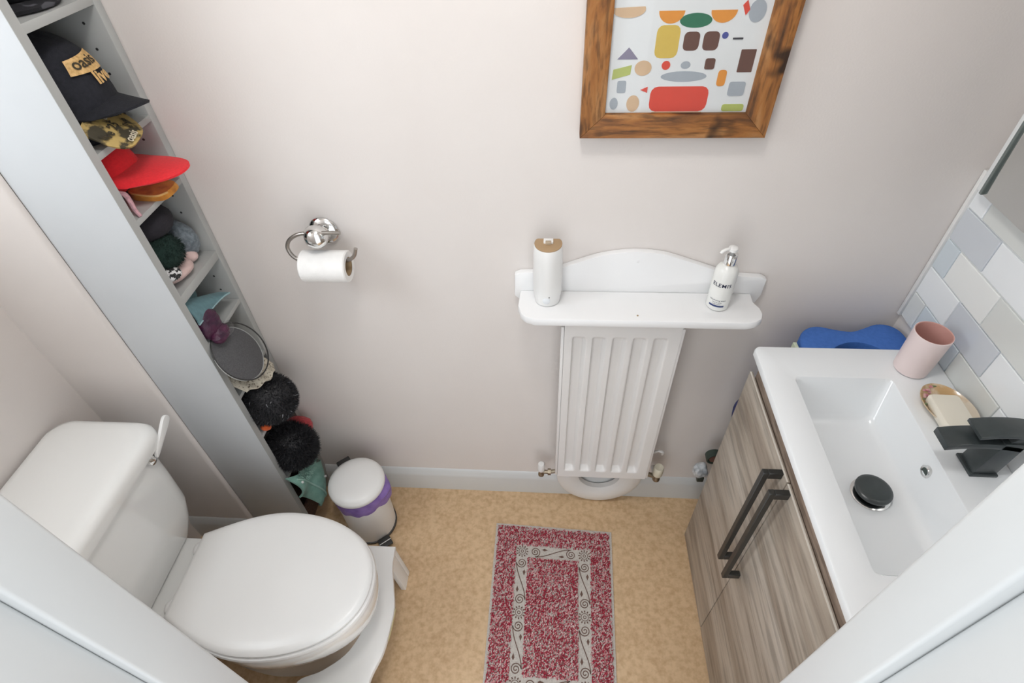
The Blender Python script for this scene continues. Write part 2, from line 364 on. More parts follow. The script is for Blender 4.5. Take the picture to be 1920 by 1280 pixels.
for z in (0.91, 0.95, 1.06, 1.12, 1.16, 1.24, 1.28, 1.36, 1.40, 1.44, 1.48):
    o = bpy.data.objects.new('peg_hole', pm_); COL.objects.link(o); o.parent = su; o.location = Vector((-.785, UY1-.0182, z)) - su.location

# ------------------------------------------------------------------ hats on the shelves
def fabric(name, col, col2=None, ns=160, bump=0.5, rough=0.9): return mat(name, col, rough, col2=col2 or tuple(c*.7 for c in col), nscale=ns, bump=bump, bscale=ns*2, sheen=0.15)
NAVY = mat('black_wool_cloth', (0.016, 0.017, 0.024), .95, col2=(0.011, 0.012, 0.017), nscale=160, bump=.4); REDF = fabric('red_cotton_twill', (0.86, 0.020, 0.030), (0.78, 0.016, 0.026), 220, 0.25)
GOLDF = mat('gold_print_on_black', (0.46, 0.33, 0.115), 0.75, col2=(0.045, 0.037, 0.02), nscale=38, ramp=(0.43, 0.52), bump=0.3)
GOLDT = mat('gold_thread', (0.72, 0.47, 0.20), 0.5, col2=(0.50, 0.30, 0.10), nscale=200)
DARKT = mat('black_thread', (0.035, 0.028, 0.015), 0.8, nscale=60)
CREAMT = mat('cream_thread', (0.66, 0.60, 0.46), 0.8, nscale=60)
ORANGE = fabric('orange_suede', (0.74, 0.33, 0.05), (0.52, 0.20, 0.03), 60)
PINKS = fabric('dusty_pink_ribbon', (0.62, 0.36, 0.40)); PINKH = fabric('blush_fleece', (0.70, 0.52, 0.49), (0.58, 0.42, 0.39), 50)
DKNIT = mat('charcoal_knit', (0.020, 0.018, 0.024), .95, nscale=150, bump=.5); BOTTLE = mat('dark_green_wool', (0.008, 0.026, 0.020), .95, nscale=150, bump=.5)
GREYK = fabric('blue_grey_knit', (0.20, 0.235, 0.26), (0.11, 0.135, 0.155), 150); ZIG = mat('black_white_weave', (0.75, 0.75, 0.75), 0.9, col2=(0.02, 0.02, 0.02), nscale=150, ramp=(0.48, 0.52))
TEAL = fabric('teal_felt', (0.13, 0.25, 0.28), (0.10, 0.20, 0.225), 90); PURP = mat('purple_satin', (0.085, 0.016, 0.052), 0.4, col2=(0.035, 0.008, 0.030), nscale=60, bump=0.6)
MESH = mat('dark_grey_gauze', (0.105, 0.105, 0.11), 0.8, col2=(0.08, 0.08, 0.085), nscale=300, bump=0.4); CREAM = mat('cream_crochet', (0.66, 0.61, 0.50), 0.9, col2=(0.16, 0.13, 0.09), nscale=190, ramp=(0.36, 0.46), bump=0.8)
BFUR = mat('black_fur', (0.016, 0.016, 0.019), 0.6, nscale=60); BFURW = mat('grey_fur_tips', (0.30, 0.30, 0.32), 0.6, nscale=60)
REDK = fabric('coral_red_knit', (0.52, 0.06, 0.07)); MINT = fabric('mint_fleece', (0.235, 0.44, 0.37), (0.17, 0.34, 0.28), 45); ORSC = fabric('bright_orange_cloth', (0.75, 0.13, 0.03))
LEAFP = mat('black_with_grey_leaf_print', (0.10, 0.10, 0.115), 0.8, col2=(0.014, 0.014, 0.018), nscale=38, stretch=(1, 1, 2.2), ramp=(0.52, 0.56), detail=1)

# top compartment
h = thing('printed_sun_hat', (-0.85, 0.90, 1.52), 'black hat with grey leaf print on the topmost visible shelf', 'hat', 'hats in the shelving unit')
blob('crown', (-0.835, 0.90, 1.578), (0.082, 0.068, 0.062), LEAFP, h, 0.10, 20, 1, flat=-.8)
loft('brim', [circ(.080, 1.5225, 40, -.838, .901, .074), circ(.083, 1.528, 40, -.838, .901, .077), circ(.06, 1.534, 40, -.838, .901, .06)], LEAFP, h, True, False)

# black baseball cap with gold badge
def cap_shape(d, r):
    # steep front panel, flattish top
    zz = max(0.0, d.z) ** 0.78; h = math.hypot(d.x, d.y); k = (max(0.0, 1 - zz ** 3.0)) ** 0.45 / h if h > 1e-5 else 0
    f = 1 + .10 * max(0, d.x) * (1 - d.z)
    return Vector((d.x * k * r[0] * f, d.y * k * r[1], zz * r[2]))
def cap_crown(name, c, r, m, parent, seed):
    bm = bmesh.new(); bmesh.ops.create_uvsphere(bm, u_segments=36, v_segments=20, radius=1.0)
    dead = [v for v in bm.verts if v.co.z < -0.02]; bmesh.ops.delete(bm, geom=dead, context='VERTS')
    for v in bm.verts:
        a = math.atan2(v.co.y, v.co.x); s = 1 - .018 * max(0, math.cos(a * 6)) ** 8 * (1 if v.co.z < .97 else 0) + .025 * mnoise.noise(v.co * 2.3 + Vector((seed, 0, 0)))
        v.co = cap_shape(v.co, r) * s
    return from_bm(name, bm, m, parent, Matrix.Translation(c))
def brim_fn(x0, x1, yc, hw, z0, drop, droop, tw=0.0):
    def f(u, v):
        y = (v * 2 - 1); ln = (1 - abs(y) ** 2.6) ** 0.5 if abs(y) < 1 else 0
        base = x0 - 0.035 * y * y
        x = base + (x1 - x0) * u * max(ln, 0.02)
        return (x, yc + y * hw * (1 - .12 * u), z0 - drop * u - droop * y * y + tw * y * u)
    return f
h = thing('baseball_cap', (-0.86, 0.90, 1.327), 'black baseball cap with gold oasis badge on its front', 'cap', 'hats in the shelving unit')
cap_crown('crown', (-0.845, 0.902, 1.367), (0.096, 0.077, 0.122), NAVY, h, 2)
loft('head_band', [circ(.095, 1.3278, 36, -.845, .902, .0765), circ(.097, 1.35, 36, -.845, .902, .078), circ(.0955, 1.37, 36, -.845, .902, .077)], NAVY, h, True, False)
patch('brim', brim_fn(-.757, -.688, .905, .068, 1.388, .010, .018, -.008), 12, 20, .004, NAVY, h)
blob('top_button', (-.845, .902, 1.489), (.006, .006, .004), NAVY, h, 0)
# badge on the front panel: gold flag shape with lettering, following the crown
BC = Vector((-0.845, 0.902, 1.367))
def on_crown(a, e, off=.0):
    v = Vector((math.cos(e)*math.cos(a), math.cos(e)*math.sin(a), math.sin(e)))
    return BC + cap_shape(v, (0.096, 0.077, 0.122)) * (1 + off)
def badge(x, y, off=.03): return on_crown(-0.02 + x / .075, 0.56 + y / .12, off)
bm = bmesh.new(); G = [[bm.verts.new(badge(-.034 + .068*i/8 + .005*(j/4-.5), (-.015 + .030*j/4) * (1 + .3*(i/8 - .5)), .035)) for j in range(5)] for i in range(9)]
for i in range(8):
    for j in range(4): bm.faces.new((G[i][j], G[i+1][j], G[i+1][j+1], G[i][j+1]))
bd = from_bm('badge', bm, GOLDT, h)
lettering('badge_lettering', 'oasis', .026, DARKT, bd, lambda x, y: badge(x, y + .001, .048), .0004)
lettering('badge_lettering', 'live', .026, GOLDT, bd, lambda x, y: badge(x + .010, y - .026, .048), .0009)

h = thing('patterned_cap', (-0.80, 0.87, 1.327), 'black and gold lettered cap with its peak hanging off the shelf', 'cap', 'hats in the shelving unit')
def gold_f(u, v):
    b = (v*2-1); e = (1 - abs(b)**3) ** .5 if abs(b) < 1 else 0
    return (-.772 + .064 * u * e - .006*b, .872 + b * .050 + .004*u, 1.374 - .046 * u * e - .010 * b * b + .006*b)
patch('peak', gold_f, 12, 20, .004, GOLDF, h)
def gold_t(x, y, uc, vc, rot):
    c, s = math.cos(rot), math.sin(rot); p, q = x*c - y*s, x*s + y*c
    P = Vector(gold_f(min(.98, max(.02, uc - q / .063)), min(.97, max(.03, vc + p / .104)))); return P + Vector((.003, -.001, .0035))
lettering('peak_lettering', "live '25", .017, DARKT, h, lambda x, y: gold_t(x, y, .52, .33, .1), .0005)
lettering('peak_lettering', 'oasis', .015, CREAMT, h, lambda x, y: gold_t(x, y, .86, .46, .05), .0003)
lettering('peak_lettering', "live '25", .014, DARKT, h, lambda x, y: gold_t(x, y, .55, .78, .5), .0004)
lettering('peak_lettering', 'oasis', .013, CREAMT, h, lambda x, y: gold_t(x, y, .22, .62, .4), .0003)
patch('crown', lambda u, v: (-.763 - .05*u, .824 + .090*v, 1.355 + .008*math.sin(u*2.6) + .008*math.sin(v*PI) - .02*u), 8, 10, .004, GOLDF, h)

# red visor cap
h = thing('red_baseball_cap', (-0.80, 0.90, 1.20), 'plain bright red cap with a long stiff peak', 'cap', 'hats in the shelving unit')
cap_crown('crown', (-0.872, 0.905, 1.252), (0.094, 0.074, 0.060), REDF, h, 4)
loft('head_band', [circ(.070, 1.2128, 36, -.882, .905, .068), circ(.078, 1.235, 36, -.880, .905, .072), circ(.090, 1.255, 36, -.874, .905, .074)], REDF, h, True, False)
patch('peak', brim_fn(-.786, -.668, .906, .068, 1.264, .004, .010, .004), 14, 24, .004, REDF, h)
# orange glove and pink ribbon on the same shelf
h = thing('orange_suede_pouch', (-0.77, 0.90, 1.20), 'orange suede pouch with pale edge lying under the red cap', 'pouch')
loft('body', [[Vector((-.772 + x, .920 + y, 1.2005 + z)) for x, y in spline2([(-.045,.0),(-.022,-.028),(.028,-.031),(.042,-.016),(.038,.025),(.0,.032),(-.035,.026)], 5, True)] for z in (0, .004)] + [[Vector((-.772 + x*.93, .920 + y*.95, 1.2115)) for x, y in spline2([(-.045,.0),(-.022,-.028),(.028,-.031),(.042,-.016),(.038,.025),(.0,.032),(-.035,.026)], 5, True)]], ORANGE, h)
tube('piping', [(-.812, .910, 1.2095), (-.795, .896, 1.2115), (-.765, .890, 1.2115), (-.742, .890, 1.2115), (-.731, .905, 1.2105)], .0022, mat('pale_orange_trim', (0.80, 0.50, 0.18), 0.8), h, 6)
tag(tube('pink_ribbon', [(-.785, .848, 1.240), (-.772, .851, 1.236), (-.764, .846, 1.226), (-.757, .838, 1.213), (-.748, .833, 1.202)], lambda t: .0058 - .0025*t, PINKS, None, 8), 'dusty pink ribbon hanging at the shelf edge below the red cap', 'ribbon')

# beanies compartment (z 1.022)
h = tag(blob('navy_beanie', (-0.840, 0.898, 1.146), (0.080, 0.064, 0.040), DKNIT, None, .10, 16, 3, wr=.012), 'dark charcoal knitted beanie, upper one of the beanie pile', 'beanie', 'hats in the shelving unit')
h = thing('bobble_hat', (-0.83, 0.87, 1.022), 'dark green and brown bobble hat in the middle of the beanie pile', 'hat', 'hats in the shelving unit')
blob('crown', (-0.850, 0.886, 1.080), (0.082, 0.060, 0.024), DKNIT, h, .10, 18, 5)
blob('bobble', (-0.790, 0.878, 1.090), (0.042, 0.040, 0.036), BOTTLE, h, .08, 40, 6)
fur('bobble_fluff', (-0.790, 0.878, 1.090), (0.042, 0.040, 0.036), BOTTLE, h, 1800, .008, 4, .0009)
tag(blob('zigzag_headband', (-0.776, 0.846, 1.058), (0.030, 0.024, 0.013), ZIG, None, .10, 20, 8), 'black and white zigzag woven headband in the beanie pile', 'headband', 'hats in the shelving unit')
tag(blob('grey_knitted_hat', (-0.800, 0.952, 1.070), (0.045, 0.027, 0.047), GREYK, None, .10, 22, 9, flat=-.8, wr=.018), 'blue-grey knitted hat at the back of the beanie pile', 'hat', 'hats in the shelving unit')
h = thing('pink_fleece_hat', (-0.80, 0.87, 1.022), 'blush pink fleece hat at the bottom of the beanie pile', 'hat', 'hats in the shelving unit')
blob('crown', (-0.812, 0.884, 1.042), (0.058, 0.056, 0.0205), PINKH, h, .14, 26, 11, flat=-.85)
blob('ear', (-0.785, 0.936, 1.040), (0.022, 0.016, 0.015), PINKH, h, .1, 30, 12)
# lower fixed compartment (z .882)
h = thing('teal_felt_hat', (-0.82, 0.89, 0.882), 'teal felt hat with a wide curling brim', 'hat', 'hats in the shelving unit')
blob('crown', (-0.885, 0.900, 0.935), (0.085, 0.070, 0.046), TEAL, h, .06, 10, 13, flat=-.8)
def tb(u, v):      # v along the shelf front, u from the upper fold to the curled lower edge
    top_ = Vector((-.775, .826 + .128*v, 1.000 - .078*v)); low = Vector((-.748, .822 + .132*v, .942 - .006*v - .014*v**4))
    return top_.lerp(low, u) + Vector((.010*math.sin(PI*u), 0, 0))
patch('brim', tb, 14, 18, .0035, TEAL, h)
tube('brim_edge', [Vector(tb(1, v/10)) + Vector((.001, 0, 0)) for v in range(11)], .0022, mat('pale_teal_edge', (0.30, 0.45, 0.48), 0.9), h, 6, 2)
h = thing('purple_satin_scrunchie', (-0.75, 0.85, 0.882), 'crumpled plum purple satin pouch bundled in clear plastic', 'pouch')
blob('satin', (-0.752, 0.852, 0.918), (0.022, 0.030, 0.034), PURP, h, .16, 30, 14, 32, 20, wr=.05)
blob('gathered_end', (-0.736, 0.850, 0.890), (0.018, 0.026, 0.020), PURP, h, .2, 45, 15, 28, 18, wr=.05)
blob('plastic_wrap', (-0.732, 0.866, 0.886), (0.014, 0.024, 0.020), glassy('thin_clear_plastic', (.95, .95, .96), rough=.12), h, .18, 40, 16)
# wire-rimmed gauze fascinator
h = thing('wire_hoop_fan', (-0.72, 0.87, 0.705), 'dark grey gauze disc held in a thin wire hoop', 'hoop')
Cw = Vector((-.722, .866, .817)); e1 = Vector((.013, .070, -.034)); e2 = Vector((-.029, .026, .062))
hoop = [Cw + e1*math.cos(t)*1.0 + e2*math.sin(t) for t in [2*PI*i/48 for i in range(49)]]
loft('wire_hoop', tube_rings(hoop, .0017, 8), BLKPL, h, False, False)
nrm = e1.cross(e2).normalized()
rings = [[Cw + Vector((0, -.006, 0)) + (e1*(.88*math.cos(t) - .06) + e2*.93*math.sin(t))*k + nrm*(.010*(1-k*k)) for t in [2*PI*i/40 for i in range(40)]] for k in (1, .8, .55, .3, .08)]
gz = loft('gauze_disc', rings, MESH, h, False, True)
loft('gauze_rim', tube_rings([Cw + Vector((0, -.006, 0)) + e1*(.88*math.cos(t) - .06) + e2*.93*math.sin(t) for t in [2*PI*i/48 for i in range(49)]], .0012, 6), mat('pale_grey_binding', (.35, .36, .35), .8), gz, False, False)
# cream crochet brim under it
h = thing('cream_crochet_hat', (-0.80, 0.89, 0.705), 'cream crochet sun hat under the wire hoop', 'hat', 'hats in the shelving unit')
cb = lambda u, v: (-.80 + .10*u*(.72 + .28*math.sin(v*PI)), .823 + .132*v, .778 - .060*u - .040*v*u + .004*math.sin(v*22))
patch('brim', cb, 12, 30, .006, CREAM, h)
blob('crown', (-.88, .90, .742), (.085, .068, .034), CREAM, h, .06, 14, 17, flat=-.8)
# fur hat
h = thing('black_fur_hat', (-0.74, 0.88, 0.545), 'round black faux fur hat with grey flecks, above the red knit', 'hat', 'hats in the shelving unit')
fc, fr = (-0.740, 0.886, 0.619), (0.078, 0.064, 0.069)
blob('crown', fc, fr, BFUR, h, .06, 30, 18)
fur('pile', fc, fr, BFUR, h, 7000, .011, 5, .0012, lambda d: d.x > -.5)
fur('flecks', (fc[0], fc[1], fc[2]), tuple(a*1.02 for a in fr), BFURW, h, 110, .010, 6, .0016, lambda d: d.x > -.1)
tag(blob('red_knitted_hat', (-0.735, 0.948, 0.412), (0.040, 0.030, 0.038), REDK, None, .14, 30, 19, wr=.03), 'coral red knitted hat squeezed beside the fuzzy black hats', 'hat', 'hats in the shelving unit')
tag(blob('orange_cloth', (-0.742, 0.838, 0.560), (0.014, 0.012, 0.012), ORSC, None, .2, 60, 20), 'small bright orange scrap of cloth between the two black hats', 'cloth')
h = thing('fuzzy_black_hat', (-0.74, 0.87, 0.335), 'shaggy black hat above the mint green fleece', 'hat', 'hats in the shelving unit')
fc, fr = (-0.738, 0.882, 0.410), (0.072, 0.060, 0.070)
blob('crown', fc, fr, BFUR, h, .06, 30, 21)
fur('shaggy_pile', fc, fr, BFUR, h, 8000, .016, 7, .0011, lambda d: d.x > -.5)
h = thing('mint_fleece', (-0.74, 0.87, 0.09), 'mint green fleece garment hanging from a low shelf', 'garment')
def mf(u, v):   # u along the shelf edge, v downwards
    TL, TR, BR, BL = Vector((-.745, .806, .355)), Vector((-.728, .950, .235)), Vector((-.722, .866, .108)), Vector((-.738, .800, .255))
    P = TL.lerp(TR, u).lerp(BL.lerp(BR, u), v); y, z = P.y + .008*math.sin(u*7)*v, P.z + .008*math.sin(u*6 + 1)*v
    x = P.x + .022*math.sin(PI*v*.9) + .010*math.sin(u*9 + v*3) + .012*(1-abs(2*u-1))
    return (x, y, z)
patch('folded_cloth', mf, 20, 16, .006, MINT, h)
fur('fleece_edge', (-.725, .872, .315), (.030, .058, .02), mat('pale_mint_fluff', (.32, .52, .45), .9), h, 500, .010, 8, .0009, lambda d: d.x > 0)
tube('seam', [Vector(mf(.08 + .85*t/8, .12 + .80*t/8)) + Vector((.005, 0, .001)) for t in range(9)], .0035, mat('pale_mint_seam', (.33, .53, .46), .9), h, 6, 3)
for u, v in ((.1, .25), (.80, .3)): blob('white_bead', Vector(mf(u, v)) + Vector((.006, 0, 0)), (.004, .004, .004), PLAST, h, 0, u=10, v=8)

tag(loft('dark_patch_basket', [rr(-1.015, -.775, .824, .976, .02, FZ+.001), rr(-1.018, -.762, .8225, .978, .02, FZ+.05), rr(-1.02, -.755, .822, .979, .02, FZ+.13), rr(-1.015, -.760, .827, .974, .018, FZ+.132), rr(-1.012, -.765, .83, .97, .018, FZ+.06)], mat('brown_wicker', (.13, .065, .045), .8, col2=(.05, .026, .02), nscale=90, stretch=(1, 1, 3), bump=.8)), 'dark brown basket added in place of a dark patch at the bottom of the shelving unit', 'basket')  # added basket, standing in for a dark brown patch below the lowest shelf
# ------------------------------------------------------------------ toilet
TY = 0.496
def seat_outline(z, off=0.0, k=56, x0=-.853, x1=-.402, xm=-.645, wb=.100, wm=.167):
    pts = []; half = []
    for i in range(k // 4 + 1):           # back corner to widest point
        t = i / (k // 4); x = x0 + (xm - x0) * t; half.append((x, wb + (wm - wb) * math.sin(t * PI / 2)))
    for i in range(1, k // 2 + 1):
        t = i / (k // 2) * PI / 2; half.append((xm + (x1 - xm) * math.sin(t), wm * math.cos(t) ** .92 if math.cos(t) > 1e-6 else 0))
    cx = (x0 + x1) / 2
    def O(x, y):
        f = 1 + off / max(.05, math.hypot(x - cx, y)); return (cx + (x - cx) * f, y * f)
    for x, y in half: a, b = O(x, y); pts.append(Vector((a, TY + b, z)))
    for x, y in half[-2::-1]: a, b = O(x, -y); pts.append(Vector((a, TY + b, z)))
    # straight back edge
    a, b = pts[-1], pts[0]
    for i in range(1, 6): pts.append(a.lerp(b, i / 6))
    return pts
to = thing('toilet', (-0.75, TY, FZ), 'white close-coupled toilet with its lid down', 'toilet')
loft('lid', [seat_outline(.4215, -.004), seat_outline(.424, .0), seat_outline(.431, .001), seat_outline(.4365, -.003), seat_outline(.4395, -.012), seat_outline(.4405, -.03), seat_outline(.4410, -.09)], PLAST, to)
loft('seat', [seat_outline(.398, -.002), seat_outline(.400, .004), seat_outline(.412, .0065), seat_outline(.4175, .004), seat_outline(.420, -.004)], PLAST, to)
def pan_ring(z, x0, x1, wm, n=48):
    return [Vector(((x0+x1)/2 + (x1-x0)/2*math.cos(2*PI*i/n), TY + wm*math.sin(2*PI*i/n)*(1 - .12*(math.cos(2*PI*i/n) < 0)*abs(math.cos(2*PI*i/n))), z)) for i in range(n)]
loft('pan', [pan_ring(FZ, -.95, -.50, .105), pan_ring(FZ+.03, -.95, -.505, .100), pan_ring(.13, -.95, -.50, .100), pan_ring(.20, -.94, -.465, .120), pan_ring(.26, -.92, -.430, .145), pan_ring(.31, -.90, -.409, .160), pan_ring(.36, -.88, -.400, .169), pan_ring(.385, -.87, -.398, .171), pan_ring(.396, -.87, -.400, .169)], CERAM, to)
loft('pan_platform', [rr(-1.10, -.80, TY-.09, TY+.09, .03, .30), rr(-1.11, -.80, TY-.105, TY+.105, .03, .36), rr(-1.11, -.80, TY-.108, TY+.108, .03, .388), rr(-1.105, -.805, TY-.104, TY+.104, .028, .3955)], CERAM, to)
for s in (-1, 1): blob('hinge', (-.862, TY + s*.07, .412), (.012, .018, .012), PLAST, to, 0, u=16, v=10)
cs = [(.3985, .125, -1.10, -.925, .035), (.405, .140, -1.112, -.912, .04), (.45, .165, -1.115, -.900, .045), (.50, .186, -1.115, -.896, .05), (.60, .190, -1.115, -.892, .05), (.702, .193, -1.115, -.892, .05)]
loft('cistern', [rr(x0, x1, TY-w, TY+w, r, z) for z, w, x0, x1, r in cs], CERAM, to)
cl_ = [(.7025, .200, -1.115, -.888), (.706, .212, -1.12, -.876), (.722, .216, -1.122, -.874), (.734, .215, -1.122, -.876), (.743, .209, -1.120, -.884), (.748, .198, -1.113, -.897), (.7495, .180, -1.10, -.915)]
loft('cistern_lid', [rr(x0, x1, TY-w, TY+w, .045, z) for z, w, x0, x1 in cl_], CERAM, to)
lv = lathe('flush_boss', [(.0125, 0), (.0135, .004), (.0125, .010), (.006, .014), (.001, .015)], CHROME, to, (-.8925, .645, .688), 20, Matrix.Rotation(PI/2, 4, 'Y'))
prism('flush_lever', spline2([(.652, .690), (.690, .705), (.728, .722), (.735, .735), (.722, .742), (.690, .724), (.655, .702)], 4, True), -.880, -.872, 'yz', PLAST, to, .0015)

# footstool wrapped round the pan
st = thing('toilet_stool', (-0.45, TY, FZ), 'white moulded footstool curved round the front of the toilet', 'stool')
fr = spline2([(-.430, .697), (-.426, .640), (-.411, .585), (-.397, .530), (-.397, .480), (-.402, .420), (-.418, .370), (-.424, .330), (-.430, .295)], 5)
inn = spline2([(-.60, .295), (-.60, .345), (-.545, .372), (-.49, .42), (-.466, .495), (-.485, .57), (-.525, .62), (-.56, .65), (-.565, .697)], 5)
prism('platform', fr + inn, .172, .190, 'xy', PLAST, st, .003)
for s, ya in ((1, .697), (-1, .295)):
    yb = ya - s * .016; a, b = sorted((ya, yb))
    prism('leg', [(-.555, .173), (-.432, .173), (-.416, FZ), (-.555, FZ)], a, b, 'xz', PLAST, st, .002)
    a, b = sorted((ya - s*.0165, ya - s*.058)); prism('leg', [(-.446, .173), (-.432, .173), (-.416, FZ), (-.430, FZ)], a, b, 'xz', PLAST, st, .002)
tube('gold_rim_mark', [(-.3955, .530, .178), (-.3955, .505, .178), (-.3958, .48, .178), (-.3975, .45, .178)], .0016, mat('yellowed_sticker', (.55, .47, .25), .6), st, 6, 3)

# ------------------------------------------------------------------ pedal bin
BX, BY = -0.568, 0.853
pb = thing('pedal_bin', (BX, BY, FZ), 'small white pedal bin with a purple liner under its lid', 'bin')
lathe('base_ring', [(.076, FZ), (.078, FZ+.003), (.078, FZ+.010), (.074, FZ+.012)], BLKPL, pb, (BX, BY, 0), 48)
lathe('body', [(.0745, FZ+.010), (.0755, FZ+.05), (.0765, .20), (.077, .262)], PLAST, pb, (BX, BY, 0), 48)
def liner_ring(r, z, a=0.0, sd=0):
    return [Vector((BX + (r + a*mnoise.noise(Vector((math.cos(t)*4, math.sin(t)*4, sd)))) * math.cos(t) + .016*max(0, math.cos(t + .0))**6*(a > 0), BY + (r + a*mnoise.noise(Vector((math.cos(t)*4, math.sin(t)*4, sd)))) * math.sin(t), z + a*1.2*mnoise.noise(Vector((math.cos(t)*3, math.sin(t)*3, sd+5))))) for t in [2*PI*i/72 for i in range(72)]]
LIN = mat('lilac_bin_bag', (0.29, 0.185, 0.50), 0.4, col2=(0.20, 0.12, 0.38), nscale=40, bump=0.4)
loft('liner', [liner_ring(.0785, .205, .006, 1), liner_ring(.0805, .225, .006, 2), liner_ring(.0815, .245, .004, 3), liner_ring(.0785, .264, 0, 4)], LIN, pb, False, False)
blob('liner_knot', (BX + .086, BY - .012, .226), (.010, .016, .013), LIN, pb, .3, 60, 3)
lathe('lid', [(.083, .262), (.0845, .266), (.0845, .273), (.082, .279), (.070, .286), (.045, .291), (.015, .293), (.001, .2932)], PLAST, pb, (BX, BY, 0), 56)
ah = math.atan2(.07, -.06)
Mh = Matrix.Translation((BX, BY, 0)) @ Matrix.Rotation(ah, 4, 'Z')
box('hinge', .074, .100, -.021, .021, .225, .277, BLKPL, pb, .003, M=Mh)
Mp = Matrix.Translation((BX, BY, 0)) @ Matrix.Rotation(math.atan2(-.062, .050), 4, 'Z')
pd = box('pedal', .076, .112, -.020, .020, FZ+.012, FZ+.020, BLKPL, pb, .002, M=Mp)
box('pedal_stripe', .094, .0965, -.0195, .0195, FZ+.0195, FZ+.0212, PLAST, pd, .0004, M=Mp)

# ------------------------------------------------------------------ toilet roll holder and roll
hd = thing('toilet_roll_holder', (-0.499, 1.0, 1.061), 'chrome wall-mounted toilet roll holder with a curved open arm', 'holder')
MY = Matrix.Rotation(PI/2, 4, 'X')       # +z -> -y
lathe('wall_plate', [(.033, 0), (.033, .004), (.029, .009), (.018, .012), (.013, .020), (.012, .048)], CHROME, hd, (-.494, 1.0, 1.066), 36, MY)
lathe('dome_cap', [(.012, .044), (.022, .046), (.0255, .053), (.0245, .064), (.019, .073), (.010, .078), (.001, .0795)], CHROME, hd, (-.488, 1.0, 1.087), 36, MY)
yb = 0.938
tube('arm', [(-.432, yb, 1.100), (-.46, yb, 1.100), (-.50, yb, 1.099), (-.524, yb, 1.095), (-.545, yb, 1.082), (-.555, yb, 1.064), (-.553, yb, 1.046), (-.543, yb, 1.0335), (-.525, yb, 1.030), (-.46, yb, 1.030), (-.432, yb, 1.032), (-.416, yb, 1.043), (-.408, yb, 1.062)], .0042, STEEL, hd, 12, 6)
RC, RR = (yb, 1.0152), .0348
tr = thing('toilet_roll', (-.487, yb, 1.016), 'white toilet roll hanging on the chrome holder', 'toilet roll')
MX = Matrix.Rotation(PI/2, 4, 'Y')
lathe('paper', [(.0206, -.050), (.0325, -.0505), (RR, -.048), (RR+.0005, 0), (RR, .048), (.0325, .0505), (.0206, .050)], PAPER, tr, (-.484, yb, RC[1]), 48, MX, False, False)
lathe('core', [(.0205, -.0495), (.0205, .0495), (.0188, .0495), (.0188, -.0495), (.0205, -.0495)], CARD, tr, (-.484, yb, RC[1]), 32, MX, False, False)

# ------------------------------------------------------------------ framed print
PX0, PX1, PZ0, PZ1, PYF = 0.049, 0.376, 1.282, 1.70, 0.975
pf = thing('picture_frame', (0.2125, 0.99, PZ0), 'rustic stained pine picture frame with a colourful print', 'picture frame')
fw = .042
for n_, pts, mm in (('bottom', [(PX0, PZ0), (PX1, PZ0), (PX1-fw, PZ0+fw), (PX0+fw, PZ0+fw)], FRH), ('top', [(PX0, PZ1), (PX0+fw, PZ1-fw), (PX1-fw, PZ1-fw), (PX1, PZ1)], FRH),
                ('left', [(PX0, PZ0), (PX0+fw, PZ0+fw), (PX0+fw, PZ1-fw), (PX0, PZ1)], FRV), ('right', [(PX1, PZ0), (PX1, PZ1), (PX1-fw, PZ1-fw), (PX1-fw, PZ0+fw)], FRV)):
    prism('frame_rail', pts, PYF, .999, 'xz', mm, pf, .0012)
ix0, ix1, iz0, iz1 = PX0+fw-.002, PX1-fw+.002, PZ0+fw-.002, PZ1-fw+.002
pr = box('print', ix0, ix1, .9855, .9875, iz0, iz1, mat('white_art_paper', (0.72, 0.745, 0.75), 0.8, nscale=5), pf, 0)
PC = dict(red=(.66, .075, .05), org=(.70, .28, .05), grn=(.03, .16, .09), yel=(.62, .45, .10), brn=(.13, .065, .05), gry=(.36, .40, .44), blu=(.07, .09, .30), lim=(.42, .48, .13), blk=(.05, .05, .06), tan=(.60, .42, .26), pur=(.22, .20, .28))
PMt = {k: mat('print_ink_' + n, PC[k], 0.8, nscale=120) for k, n in (('red','red'),('org','orange'),('grn','green'),('yel','yellow'),('brn','brown'),('gry','grey'),('blu','blue'),('lim','lime'),('blk','black'),('tan','tan'),('pur','mauve'))}
prc = [0]
def ink(pts, col):
    prc[0] += 1; y = .9853 - .00003 * prc[0]
    prism('printed_shape', pts, y, .9856, 'xz', PMt[col], pr)
def ell(cx, cz, a, b, n=20, t0=0, t1=2*PI): return [(cx + a*math.cos(t0+(t1-t0)*i/n), cz + b*math.sin(t0+(t1-t0)*i/n)) for i in range(n if t1-t0 > 6 else n+1)]
def rect(x0, x1, z0, z1, r=.003):
    return [(p.x, p.y) for p in rr(x0, x1, z0, z1, r, 0, 3)]
# plain generic shapes standing in for the printed drawings: same colours, no figures or words
ink(rect(.166, .264, 1.326, 1.368, .012), 'red'); ink(rect(.172, .258, 1.3225, 1.3255, .001), 'tan')
ink(ell(.217, 1.384, .038, .0085), 'gry'); ink(ell(.217, 1.402, .008, .006), 'gry')
ink(rect(.163, .200, 1.413, 1.462, .010), 'yel')
ink(rect(.207, .232, 1.424, 1.452, .007), 'brn'); ink(rect(.238, .263, 1.424, 1.452, .007), 'brn')
ink(ell(.221, 1.468, .025, .0105, 24), 'grn'); ink(ell(.182, 1.482, .020, .018, 16, PI, 2*PI), 'org'); ink(ell(.262, 1.482, .020, .018, 16, PI, 2*PI), 'org')
ink(ell(.271, 1.446, .005, .005), 'blu'); ink(rect(.302, .326, 1.390, 1.425, .001), 'brn')
ink([(.098, 1.380), (.128, 1.388), (.129, 1.403), (.099, 1.396)], 'lim'); ink(rect(.108, .123, 1.358, 1.378, .003), 'gry')
